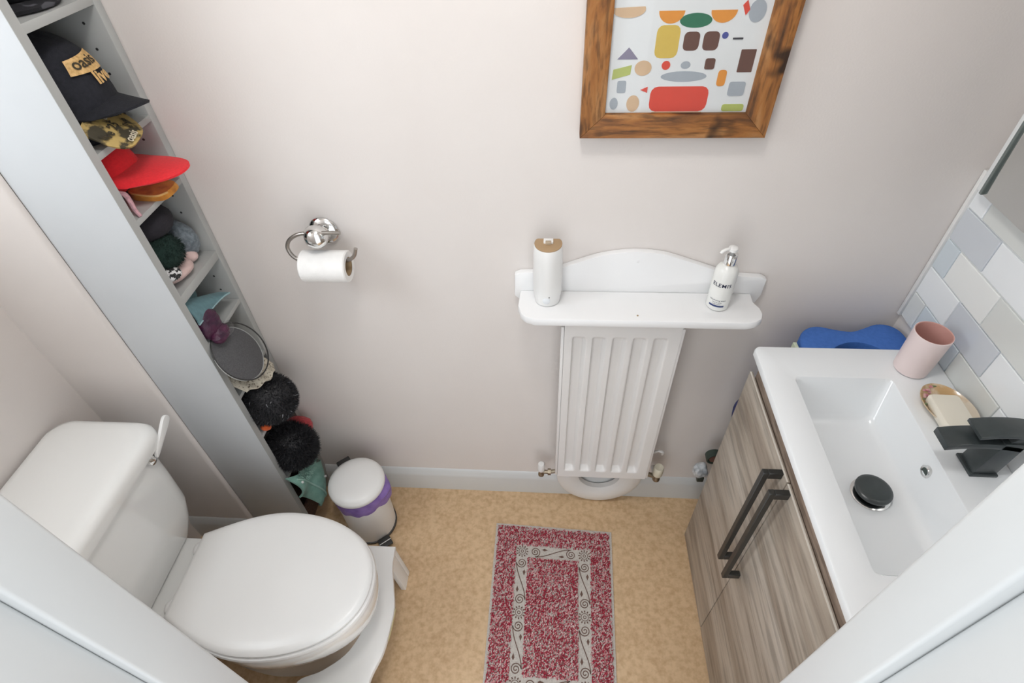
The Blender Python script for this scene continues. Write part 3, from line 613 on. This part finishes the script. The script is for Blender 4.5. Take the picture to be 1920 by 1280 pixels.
ink(ell(.138, 1.340, .011, .014), 'tan'); ink(ell(.148, 1.398, .014, .012), 'tan'); ink(ell(.185, 1.402, .007, .007), 'red')
ink([(.104, 1.412), (.138, 1.412), (.1215, 1.430)], 'pur')
ink(rect(.273, .287, 1.368, 1.394, .005), 'org'); ink(rect(.248, .264, 1.395, 1.412, .003), 'brn'); ink(rect(.291, .328, 1.326, 1.338, .004), 'lim')
ink([(.148, 1.363), (.160, 1.358), (.160, 1.368)], 'red'); ink(ell(.312, 1.480, .013, .016), 'gry'); ink([(.288, 1.488), (.295, 1.474), (.300, 1.482), (.294, 1.495)], 'red')
ink(ell(.115, 1.485, .026, .012, 16, PI*.95, 2.1*PI), 'tan'); ink(rect(.284, .300, 1.440, 1.4425, .0005), 'blk'); ink(ell(.105, 1.340, .007, .010), 'gry'); ink(rect(.295, .322, 1.352, 1.375, .004), 'gry')
box('glass_pane', ix0, ix1, .9820, .9832, iz0, iz1, GLASS, pf, 0)

# ------------------------------------------------------------------ wall shelf over the radiator
ws = thing('wall_shelf', (0.197, 0.985, 0.90), 'white painted wall shelf with a curved back board', 'shelf')
top = spline2([(-.066, .968), (-.036, .970), (0.0, .973), (.036, .988), (.100, .1014e1), (.150, 1.025), (.19, 1.028), (.245, 1.022), (.30, 1.004), (.345, .988), (.39, .972), (.43, .966), (.462, .965)], 4)
outl = [(-.078, .962)] + top + [(.474, .958), (.474, .915), (.466, .893), (-.070, .893), (-.080, .903)]
prism('back_board', outl, .984, .9995, 'xz', SHELFP, ws, .002)
bd_ = [(-.066, .984)] + [(-.068, .955), (-.069, .93)] + [(-.062, .905), (-.050, .892), (-.030, .884)] + [(.42, .884), (.440, .889), (.454, .900), (.460, .918)] + [(.458, .935), (.449, .955), (.450, .984)]
prism('shelf_board', bd_, .900, .920, 'xy', SHELFP, ws, .004)
prism('moulding', [(-.045, .984), (-.045, .905), (.435, .905), (.435, .984)], .894, .9005, 'xy', SHELFP, ws, .001)
for x, z in ((.190, 1.004),): lathe('screw_cap', [(.003, 0), (.003, .0015), (.001, .002)], SHELFP, ws, (x, .9845, z), 14, MY)
lathe('screw_cap', [(.0022, 0), (.0022, .0008), (.0008, .001)], CARD, ws, (.192, .902, .9198), 12)

# air freshener
af = thing('air_freshener', (-0.005, 0.955, 0.92), 'white air freshener dispenser with a scooped gold top', 'dispenser')
AX, AY = -.004, .950
def afr(z, rx, ry, cut=0.0):
    pts = []
    for i in range(40):
        t = 2*PI*i/40; x, y = rx*math.cos(t), ry*math.sin(t); zz = z
        y = min(y, .013)
        if cut: zz = z + cut * (y / ry)
        pts.append(Vector((AX + x, AY + y, zz)))
    return pts
loft('body', [afr(.9205, .024, .022), afr(.923, .0275, .026), afr(.95, .031, .029), afr(1.0, .0315, .029), afr(1.04, .031, .028), afr(1.066, .030, .026, .004), afr(1.070, .0285, .0245, .004)], PLAST, af)
loft('gold_top', [afr(1.0685, .0285, .0245, .004), afr(1.0715, .0288, .0248, .004), afr(1.0722, .0275, .0235, .004), afr(1.0718, .01, .01, .002)], mat('champagne_gold', (.40, .27, .15), .45, .2, nscale=30), af)
box('nozzle_slot', AX-.010, AX+.010, AY-.001, AY+.0132, 1.0690, 1.0755, PLAST, af, .001)
box('nozzle', AX-.006, AX+.006, AY-.004, AY+.004, 1.0690, 1.0765, mat('beige_nozzle', (.45, .36, .26), .6), af, .001)
lathe('button', [(.0082, 0), (.0082, .0012), (.0072, .002), (.001, .0022)], mat('button_plastic', (.76, .78, .80), .3), af, (AX-.002, AY-.0275, .940), 20, MY)
lathe('status_dot', [(.0012, 0), (.0012, .001)], BLKPL, af, (AX+.004, AY-.0288, .9505), 10, MY)

# lotion bottle
LX, LY = .367, .942
lb = thing('lotion_bottle', (LX, LY, .92), 'frosted ELEMIS pump bottle with chrome collar', 'bottle')
BOT = mat('frosted_bottle', (.80, .80, .77), .25, nscale=4)
lathe('body', [(.021, .9205), (.0235, .923), (.024, .95), (.024, 1.005), (.023, 1.018), (.018, 1.027), (.012, 1.031), (.0105, 1.036)], BOT, lb, (LX, LY, 0), 40)
lathe('collar', [(.0125, 1.034), (.0128, 1.036), (.0128, 1.056), (.012, 1.058), (.005, 1.0585)], CHROME, lb, (LX, LY, 0), 32)
lathe('pump_head', [(.004, 1.058), (.004, 1.064), (.0095, 1.065), (.0095, 1.071), (.007, 1.073), (.001, 1.0735)], PLAST, lb, (LX, LY, 0), 24)
tube('nozzle', [(LX, LY, 1.069), (LX-.012, LY-.004, 1.070), (LX-.022, LY-.008, 1.068), (LX-.025, LY-.009, 1.064)], .0034, PLAST, lb, 10, 4)
INK = mat('label_navy_ink', (.012, .018, .05), .7, nscale=50)
A0 = math.atan2(-LY, -LX) - .05
def wrap(x, z, r=.0243):
    a = A0 + x / r; return (LX + r*math.cos(a), LY + r*math.sin(a), z)
lettering('brand_lettering', 'ELEMIS', .0128, INK, lb, lambda x, y: wrap(x, .990 + y), .0002, 1.1)
for k, (t, s, z) in enumerate((('rehydrating wash', .0052, .951), ('hand & body', .0040, .9455), ('body lotion', .0036, .9412))): lettering('label_lettering', t, s, INK, lb, (lambda zz: (lambda x, y: wrap(x, zz + y)))(z))
bm = bmesh.new(); G = [[bm.verts.new(wrap(-.0165 + .033*i/10, .9335 + .0045*j, .0243)) for j in range(2)] for i in range(11)]
for i in range(10): bm.faces.new((G[i][0], G[i+1][0], G[i+1][1], G[i][1]))
from_bm('label_band', bm, mat('label_blue', (.03, .05, .16), .6), lb, smooth=False)

# ------------------------------------------------------------------ radiator
rd = thing('radiator', (0.17, 0.94, 0.24), 'small white panel radiator with five vertical channels, under the wall shelf', 'radiator')
rx0, rx1, rz0, rz1, ryf = .037, .302, .240, .872, .920
def rad_depth(x, z):
    u = (x - rx0 - .016) / (rx1 - rx0 - .032) * 5
    if u <= 0 or u >= 5: d = 0
    else:
        f = u - math.floor(u); d = min(1, max(0, min((f - .04) / .10, (.78 - f) / .24))); d = d*d*(3-2*d)
    e = min(1, max(0, min((z - rz0 - .030) / .018, (rz1 - .036 - z) / .018))); e = e*e*(3-2*e)
    return .0150 * d * e
NX, zs = 132, [rz0, rz0+.004, rz0+.02, rz0+.028] + [rz0+.03+.003*i for i in range(8)] + [rz0 + .06 + (rz1-rz0-.12)*i/6 for i in range(7)] + [rz1-.054+.003*i for i in range(8)] + [rz1-.028, rz1-.02, rz1-.004, rz1]
bm = bmesh.new(); G = [[bm.verts.new((rx0 + (rx1-rx0)*i/NX, ryf + rad_depth(rx0 + (rx1-rx0)*i/NX, z), z)) for i in range(NX+1)] for z in zs]
for j in range(len(zs)-1):
    for i in range(NX): bm.faces.new((G[j][i], G[j][i+1], G[j+1][i+1], G[j+1][i]))
bk = [bm.verts.new((x, ryf+.0165, z)) for x, z in ((rx0, rz0), (rx1, rz0), (rx1, rz1), (rx0, rz1))]
bm.faces.new((bk[3], bk[2], bk[1], bk[0]))
bm.faces.new(G[0] + [bk[1], bk[0]]); bm.faces.new(G[-1][::-1] + [bk[3], bk[2]])
bm.faces.new([g[0] for g in G][::-1] + [bk[0], bk[3]]); bm.faces.new([g[-1] for g in G] + [bk[2], bk[1]])
from_bm('front_panel', bm, RADM, rd)
box('convector', rx0+.012, rx1-.012, ryf+.017, .955, rz0+.01, rz1-.012, RADM, rd, .003)
for x in (rx0-.0075, rx1+.0005): box('side_cover', x, x+.007, ryf+.003, .957, rz0+.002, rz1-.010, RADM, rd, .0012)
tg = box('top_grille', rx0+.010, rx1-.010, ryf+.001, .957, rz1-.001, rz1+.008, RADM, rd, .002)
for i in range(9):
    x = rx0+.030 + i*.0245; box('grille_slot', x, x+.012, ryf+.010, .950, rz1+.0078, rz1+.0084, BLKPL, tg, 0)
# valves
vl = lathe('lockshield_valve', [(.0095, 0), (.0095, .006), (.008, .008), (.008, .028)], BRASS, rd, (-.013, .945, .205), 20)
lathe('valve_cap', [(.0105, .0), (.011, .003), (.0105, .030), (.0085, .034), (.001, .035)], PLAST, vl, (-.013, .945, .232), 20)
tube('valve_tail', [(-.010, .945, .222), (.012, .945, .222), (.040, .945, .230)], .0062, BRASS, rd, 12, 4)
lathe('union_nut', [(.0105, -.005), (.0105, .005)], BRASS, rd, (.012, .945, .222), 6, MX)
tube('supply_pipe', [(-.013, .945, .206), (-.013, .950, .195), (-.013, .970, .190), (-.013, .999, .190)], .0052, PLAST, rd, 10, 2)
vr = lathe('angle_valve', [(.011, 0), (.011, .010), (.009, .013), (.009, .030)], BRASS, rd, (.342, .940, .210), 20)
lathe('valve_head', [(.0145, .0), (.0155, .004), (.015, .034), (.013, .038), (.012, .0375), (.001, .037)], mat('ivory_plastic', (.66, .62, .50), .4), vr, (.342, .940, .240), 24)
tube('valve_tail', [(.342, .940, .226), (.320, .942, .232), (.298, .945, .238)], .0075, BRASS, rd, 12, 4)
tube('supply_pipe', [(.342, .940, .212), (.342, .945, .196), (.342, .965, .190), (.342, .999, .190)], .0052, PLAST, rd, 10, 2)
tube('pipe_clip', [(.322, .975, .30), (.335, .965, .325), (.350, .965, .318), (.352, .975, .295)], .004, PLAST, rd, 8, 4)
# white ring seat tucked upright behind the radiator
rings = []
for i in range(48):
    t = 2*PI*i/48; ca, sa = math.cos(t), math.sin(t)
    prof = [(-.040, .968), (-.028, .9605), (0, .958), (.028, .9605), (.040, .968), (.040, .9845), (-.040, .9845)]
    rings.append([Vector((.172 + (.112 + a*.95)*ca*.90, y, FZ + .154 + (.112 + a)*sa)) for a, y in prof])
tag(loft('ring_seat', rings + [rings[0]], PLAST, None, False, False), 'white plastic ring seat tucked upright behind the radiator', 'ring seat')

# ------------------------------------------------------------------ vanity unit
VY0, VY1 = .292, .858
va = thing('vanity_cabinet', (0.62, 0.575, FZ), 'weathered grey wood-effect vanity cabinet with two black-handled doors', 'cabinet')
box('side_panel', .470, .799, VY1-.016, VY1, FZ, .8565, VWOOD, va, .0006)
box('side_panel', .470, .799, VY0, VY0+.016, FZ, .8565, VWOOD, va, .0006)
box('top_rail', .4585, .484, VY0+.016, VY1-.016, .770, .8565, RAILW, va, .0006)
box('base_panel', .475, .795, VY0+.016, VY1-.016, FZ+.05, FZ+.066, VWOOD, va, .0006)
box('plinth', .478, .490, VY0+.016, VY1-.016, FZ, FZ+.05, VWOOD, va, .0006)
box('back_panel', .785, .795, VY0+.016, VY1-.016, FZ+.07, .70, VWOOD, va, .0006)
EDGE = mat('pale_edge_band', (.72, .68, .61), .5, nscale=60)
for y0, y1, yh in ((.577, VY1-.001, .600), (VY0+.001, .574, .556)):
    dr = box('door', .450, .4565, y0, y1, FZ+.006, .800, VWOOD, va, .0008)
    box('edge_band', .4500, .4530, y0+.0005, y1-.0005, .7995, .8008, EDGE, dr, 0)
    bm = bmesh.new(); add_box(bm, .412, .424, yh-.006, yh+.006, .428, .800, .0012, 1)
    add_box(bm, .423, .4502, yh-.006, yh+.006, .782, .800, .0012, 1); add_box(bm, .423, .4502, yh-.006, yh+.006, .428, .446, .0012, 1)
    from_bm('handle', bm, HANDM, dr)

wb = thing('wash_basin', (0.62, 0.575, .858), 'white ceramic inset basin on top of the vanity cabinet', 'basin')
bx0, bx1, by0, by1 = .4385, .7985, .288, .862
def br(x0, x1, y0, y1, r, z): return rr(x0, x1, y0, y1, r, z, 8)
loft('basin', [br(.455, .785, .32, .83, .01, .8575), br(bx0+.003, bx1, by0+.003, by1-.003, .012, .8575), br(bx0, bx1, by0, by1, .014, .861), br(bx0, bx1, by0, by1, .014, .871), br(bx0+.0015, bx1, by0+.0015, by1-.0015, .013, .8745), br(bx0+.005, bx1-.003, by0+.005, by1-.005, .011, .876),
     br(.4965, .690, .374, .779, .012, .8752), br(.4985, .688, .376, .777, .012, .8745), br(.5010, .6860, .380, .773, .014, .868), br(.510, .668, .400, .742, .018, .806), br(.513, .663, .406, .735, .020, .796), br(.520, .654, .416, .722, .022, .790), br(.55, .635, .50, .64, .02, .7865)], BASINM, wb, False, True)
WX, WYc = .600, .566
lathe('waste_flange', [(.034, .787), (.034, .7895), (.030, .791), (.022, .7912)], CHROME, wb, (WX, WYc, 0), 36)
wp = lathe('waste_plug', [(.012, .790), (.014, .797), (.029, .799), (.0315, .802), (.0315, .806), (.029, .8085), (.024, .8095), (.001, .810)], BLACK, wb, (WX, WYc, 0), 40)
ov = lathe('overflow_ring', [(.0075, .0), (.0075, .0015), (.0105, .0025), (.0118, .0015), (.0118, -.004)], CHROME, wb, (.6785, .582, .845), 28, Matrix.Rotation(-PI/2, 4, 'Y'), False, False)
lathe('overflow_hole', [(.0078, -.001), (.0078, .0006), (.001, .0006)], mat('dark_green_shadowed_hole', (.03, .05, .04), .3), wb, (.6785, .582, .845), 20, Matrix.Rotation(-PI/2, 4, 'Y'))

# black mixer tap
tp = thing('basin_tap', (0.746, 0.577, .876), 'matt black square waterfall mixer tap on the basin deck', 'tap')
tx, ty = .746, .577
box('base_plate', tx-.024, tx+.022, ty-.023, ty+.023, .8755, .881, BLACK, tp, .0015)
prism('body', [(tx-.019, .881), (tx+.019, .881), (tx+.022, .965), (tx-.012, .965)], ty-.0195, ty+.0195, 'xz', BLACK, tp, .0015)
def arcs(x0, x1, z0, sag, n=10): return [(x0 + (x1-x0)*i/n, z0 + sag*math.sin(PI*(.15 + .7*i/n))) for i in range(n+1)]
a = arcs(.650, .768, .950, .014); prism('spout', a + [(x, z-.012) for x, z in a[::-1]], ty-.0195, ty+.0195, 'xz', BLACK, tp, .0012)
a = arcs(.688, .785, .977, .010); prism('lever', a + [(x, z-.006) for x, z in a[::-1]], ty-.020, ty+.020, 'xz', BLACK, tp, .0012)
prism('lever_neck', [(tx-.004, .962), (tx+.020, .962), (tx+.026, .982), (tx+.006, .982)], ty-.017, ty+.017, 'xz', BLACK, tp, .0015)

# things on the basin deck
cx, cy = .734, .806
cu = thing('tumbler', (cx, cy, .876), 'pale pink tumbler in the far corner of the basin', 'cup')
lathe('wall', [(.001, .8765), (.028, .8765), (.031, .879), (.0322, .90), (.0340, .972), (.0339, .9748), (.0329, .9755)], mat('pale_pink_glaze', (.84, .71, .695), .4, col2=(.82, .69, .675), nscale=6), cu, (cx, cy, 0), 56, None, False, False)
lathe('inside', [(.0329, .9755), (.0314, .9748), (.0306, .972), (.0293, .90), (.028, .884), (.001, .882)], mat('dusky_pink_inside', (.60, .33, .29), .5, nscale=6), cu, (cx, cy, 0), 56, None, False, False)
sx, sy = .749, .693
sd = thing('soap_dish', (sx, sy, .876), 'oval china soap dish with pink flower pattern', 'soap dish')
DISH = mat('cream_china', (.72, .64, .52), .2, col2=(.52, .33, .15), nscale=22, ramp=(.40, .56), coat=.4)
def ov_(r, z, k=1.0): return [Vector((sx + .044*r*math.cos(t) - .004*math.sin(t), sy + .058*r*math.sin(t), z)) for t in [2*PI*i/44 for i in range(44)]]
ds = loft('dish', [ov_(.55, .8765), ov_(.62, .8775), ov_(.95, .890), ov_(1.0, .893), ov_(.985, .8945), ov_(.93, .892), ov_(.66, .883), ov_(.4, .8815)], DISH, sd)
FLP = mat('pink_flower_glaze', (.50, .16, .20), .3, col2=(.68, .40, .38), nscale=90, ramp=(.42, .58)); FLG = mat('green_leaf_glaze', (.16, .22, .10), .3, nscale=60)
rnd = random.Random(3)
def on_dish(t, r): return Vector((sx + .044*r*math.cos(t) - .004*math.sin(t), sy + .058*r*math.sin(t), .8832 + (.892-.883)*(r-.66)/.27 + .0006))
for k in range(9):
    t = 2.05 + rnd.uniform(-.35, .45); r = rnd.uniform(.70, .93); blob('flower', on_dish(t, r), (.0038, .0038, .0006), FLP, sd, .2, 300, k, 10, 6)
for t, r in ((2.75, .88), (2.9, .80), (1.55, .9), (3.0, .9)): blob('leaf', on_dish(t, r), (.0045, .002, .0006), FLG, sd, 0, u=8, v=6)
sp = loft('soap_bar', [rr(-.025, .025, -.037, .037, .008, .8845), rr(-.028, .028, -.040, .040, .009, .889), rr(-.028, .028, -.040, .040, .009, .901), rr(-.025, .025, -.037, .037, .008, .9055), rr(-.018, .018, -.03, .03, .008, .9068)], mat('cream_soap', (.80, .75, .64), .4, nscale=8), None, True, True, Matrix.Translation((sx-.008, sy-.018, 0)) @ Matrix.Rotation(-.02, 4, 'Z'))
tag(sp, 'cream bar of soap lying in the china dish', 'soap')

# blue foam float and bits in the gap beside the vanity
BLUE = mat('blue_foam', (.055, .165, .52), .75, col2=(.045, .145, .47), nscale=120, bump=.3)
fl = spline2([(.560, .872), (.565, .925), (.585, .955), (.615, .966), (.650, .957), (.685, .951), (.715, .962), (.750, .977), (.780, .972), (.797, .945), (.797, .885), (.780, .872), (.745, .878), (.715, .905), (.680, .915), (.645, .905), (.612, .880), (.585, .868)], 4, True)
ff = prism('pull_float', fl, .62, .842, 'xy', BLUE, None, .005)
tag(ff, 'blue foam swimming float wedged behind the basin', 'float')
tag(loft('pale_blue_tub', [circ(.020, .70, 28, .685, .880, .016), circ(.026, .704, 28, .685, .8795, .0175), circ(.028, .81, 28, .685, .8795, .0175), circ(.025, .813, 28, .685, .8795, .0155)], mat('pale_blue_plastic', (.30, .55, .68), .4, nscale=6)), 'pale blue tub below the waist of the blue float', 'tub')
tag(box('pale_green_sheet', .548, .556, .87, .915, .64, .838, mat('pale_green_card', (.62, .68, .52), .7, nscale=20), None, .001), 'pale green card upright beside the blue float', 'card')
ng = tag(blob('blue_net_bag', (.530, .935, .555), (.040, .045, .060), mat('navy_net_cloth', (.03, .04, .16), .8, col2=(.02, .025, .09), nscale=120, bump=.6), None, .14, 20, 31), 'navy blue bag stuffed in the gap beside the cabinet', 'bag')
b = thing('plastic_bag', (.465, .945, .25), 'crumpled clear plastic packet with dark end beside the cabinet', 'packet')
blob('crumpled_film', (.468, .945, .262), (.022, .020, .026), mat('cloudy_plastic_film', (.62, .64, .66), .25, nscale=60, col2=(.30, .32, .34), ramp=(.35, .6)), b, .35, 60, 33, 20, 14)
box('dark_end', .462, .482, .930, .952, .218, .240, mat('dark_olive_plastic', (.035, .04, .03), .5), b, .003)
rt = thing('cable_reel', (.490, .945, .335), 'small dark reel with reddish centre hanging beside the cabinet', 'reel')
lathe('rim', [(.020, -.012), (.024, -.010), (.024, .010), (.020, .012), (.016, .010), (.016, -.010), (.020, -.012)], mat('dark_green_plastic', (.03, .045, .035), .5), rt, (.492, .945, .335), 28, MY, False, False)
lathe('centre', [(.0155, -.009), (.0155, .009)], mat('reddish_brown_core', (.17, .08, .06), .6), rt, (.492, .945, .335), 20, MY)

# mirror on the right wall
mr = thing('wall_mirror', (.79, .60, 1.187), 'white-framed rectangular mirror above the splashback tiles', 'mirror')
FRW = mat('white_mirror_frame', (.84, .86, .86), .3, nscale=3)
box('backing', .793, .7995, .25, .962, 1.192, 1.75, FRW, mr, .001)
box('frame_strip', .780, .800, .955, .968, 1.187, 1.755, FRW, mr, .001); box('frame_strip', .780, .800, .242, .255, 1.187, 1.755, FRW, mr, .001)
box('glass_edge', .776, .793, .948, .9545, 1.187, 1.75, mat('grey_glass_edge', (.16, .19, .18), .2, nscale=30), mr, .001)
box('mirror_glass', .778, .793, .256, .9475, 1.188, 1.75, mat('silvered_glass', (.74, .76, .75), .02, 1.0, nscale=3), mr, .0012)

# ------------------------------------------------------------------ bath mat
rg = thing('bath_mat', (0.028, 0.62, FZ), 'red and white tufted cotton bath mat with a scroll-printed border', 'mat')
C00, C10 = Vector((-.157, .868)), Vector((.217, .853)); C01, C11 = Vector((-.157, .318)), Vector((.200, .318))
def RM(s, t):        # s 0..1 across, t 0..1 from the back edge towards the door
    p = (C00.lerp(C10, s)).lerp(C01.lerp(C11, s), t); return p
def RZ(s, t, z): p = RM(s, t); return Vector((p.x, p.y, FZ + z))
COTTON = mat('cream_cotton_weave', (.60, .56, .51), .95, col2=(.50, .46, .42), nscale=260, bump=.5)
patch('cotton_base', lambda u, v: RZ(u, v, .0022 + .0004*math.sin(u*17+v*11)), 12, 16, .003, COTTON, rg)
# band limits in (s,t): outer pile, band, inner pile
SA, SB, SC_, SD = .190, .292, .715, .818
TA, TB = .125, .198; TCc, TD = .802, .875
def in_pile(s, t):
    if not (.022 < s < .978 and .014 < t < .986): return False
    outer = s < SA or s > SD or t < TA or t > TD
    inner = SB < s < SC_ and TB < t < TCc
    return outer or inner
# flat cream band between the pile
bm = bmesh.new()
def band(s0, s1, t0, t1):
    n = 10; A = [bm.verts.new(RZ(s0 + (s1-s0)*i/n, t0, .0046)) for i in range(n+1)]; B = [bm.verts.new(RZ(s0 + (s1-s0)*i/n, t1, .0046)) for i in range(n+1)]
    for i in range(n): bm.faces.new((A[i], A[i+1], B[i+1], B[i]))
band(SA, SD, TA, TB); band(SA, SD, TCc, TD); band(SA, SB, TB, TCc); band(SC_, SD, TB, TCc)
from_bm('woven_band', bm, COTTON, rg, smooth=False)
pm = []
for n_, c in (('crimson', (.33, .022, .045)), ('rose', (.62, .29, .30)), ('pale_pink', (.66, .50, .48))): pm.append(mat('tuft_' + n_, c, .95, nscale=120))
rnd = random.Random(11); vs = []; fs = []; mi = []
for _ in range(21000):
    s, t = rnd.random(), rnd.random()
    if not in_pile(s, t): continue
    p = RZ(s, t, .0035); a = rnd.gauss(1.05, .55); ln = rnd.uniform(.0045, .009); wd = rnd.uniform(.0009, .0014); hz = rnd.uniform(.003, .0055)
    d = Vector((math.cos(a), math.sin(a), 0)); q = Vector((-d.y, d.x, 0)) * wd; up = Vector((0, 0, hz)); k = len(vs)
    A, B, T1, T2 = p - d*ln/2, p + d*ln/2, p - d*ln*.28 + up, p + d*ln*.28 + up
    vs += [A - q, A + q, T1 + q, T1 - q, T2 + q, T2 - q, B + q, B - q]
    fs += [(k, k+1, k+2, k+3), (k+3, k+2, k+4, k+5), (k+5, k+4, k+6, k+7)]
    stripe = .5 + .5 * mnoise.noise(Vector((p.x*90, p.y*60, 0)))
    c = 0 if rnd.random() < .52 else (1 if rnd.random() < .6 else 2); mi += [c]*3
me = bpy.data.meshes.new('tufted_pile'); me.from_pydata(vs, [], fs); me.polygons.foreach_set('material_index', mi)
o = link('tufted_pile', me, pm, rg, False); o['kind'] = 'stuff'
# printed scrolls, flowers and leaves on the band
bm = bmesh.new()
RW, RL = .368, .545
def mpt(x, y): return RZ(x / RW, y / RL, .0052)       # metres on the mat
def stroke(pts, w=.0013):
    n = len(pts); L_ = []; R_ = []
    for i, (x, y) in enumerate(pts):
        a = Vector(pts[max(0, i-1)]); b = Vector(pts[min(n-1, i+1)]); d = (b - a).normalized(); q = Vector((-d.y, d.x)) * w
        L_.append(bm.verts.new(mpt(x + q.x, y + q.y))); R_.append(bm.verts.new(mpt(x - q.x, y - q.y)))
    for i in range(n - 1): bm.faces.new((L_[i], L_[i+1], R_[i+1], R_[i]))
def fillpoly(pts): bm.faces.new([bm.verts.new(mpt(x, y)) for x, y in pts])
def flower(x, y):
    stroke([(x + .0105*math.cos(t), y + .0105*math.sin(t)) for t in [2*PI*i/24 for i in range(25)]], .0009); stroke([(x + .004*math.cos(t), y + .004*math.sin(t)) for t in [2*PI*i/14 for i in range(15)]], .0010)
    for i in range(12):
        t = 2*PI*i/12; u = Vector((math.cos(t), math.sin(t))); q = Vector((-u.y, u.x))*.0021; c = Vector((x, y))
        fillpoly([c + u*.0135 - q, c + u*.0190 - q*.7, c + u*.0190 + q*.7, c + u*.0135 + q])
def leaf(x, y, a, l=.019):
    u = Vector((math.cos(a), math.sin(a))); q = Vector((-u.y, u.x)); c = Vector((x, y))
    fillpoly([c - u*l/2, c - q*.0042 - u*l*.1, c + u*l/2, c + q*.0042 - u*l*.1])
def scroll(xa, ya, xb, yb):
    """S scroll from one end of a band segment to the other"""
    A, B = Vector((xa, ya)), Vector((xb, yb)); d = (B - A); ln = d.length; d.normalize(); q = Vector((d.y, -d.x)); r0 = .0155
    pts = []
    c1 = A + d*.019
    for i in range(44):
        th = 4*PI*(i/43); r = .002 + (r0-.002)*i/43; pts.append(c1 + (q*math.cos(th + PI) + d*math.sin(th + PI)) * r)
    c2 = B - d*.019; tail = []
    for i in range(44):
        th = 4*PI*(i/43); r = .002 + (r0-.002)*i/43; tail.append(c2 + (q*math.cos(th) + d*math.sin(th)) * r)
    mid = [c1 - q*r0 + (c2 + q*r0 - c1 + q*r0) * (t*t*(3-2*t)) * 1.0 for t in [i/14 for i in range(1, 14)]]
    mid = [c1.lerp(c2, t) + q * (-r0 + 2*r0*(t*t*(3-2*t))) for t in [i/14 for i in range(1, 14)]]
    stroke([tuple(p) for p in pts + mid + tail[::-1]])
    p = c1 + d*.030 + q*.009; leaf(p.x, p.y, math.atan2(d.y, d.x)); p = c2 - d*.030 - q*.009; leaf(p.x, p.y, math.atan2(-d.y, -d.x))
xl, xr = (SA+SB)/2*RW, (SC_+SD)/2*RW; yt, ym, yb_ = (TA+TB)/2*RL, .5*RL, (TCc+TD)/2*RL
for x in (xl, xr):
    for y in (yt, ym, yb_): flower(x, y)
    scroll(x, yt+.018, x, ym-.018); scroll(x, ym+.018, x, yb_-.018)
for y in (yt, yb_): scroll(xl+.022, y, xr-.022, y)
from_bm('printed_scrolls', bm, mat('brown_fabric_ink', (.145, .085, .065), .95, nscale=80), rg, smooth=False)
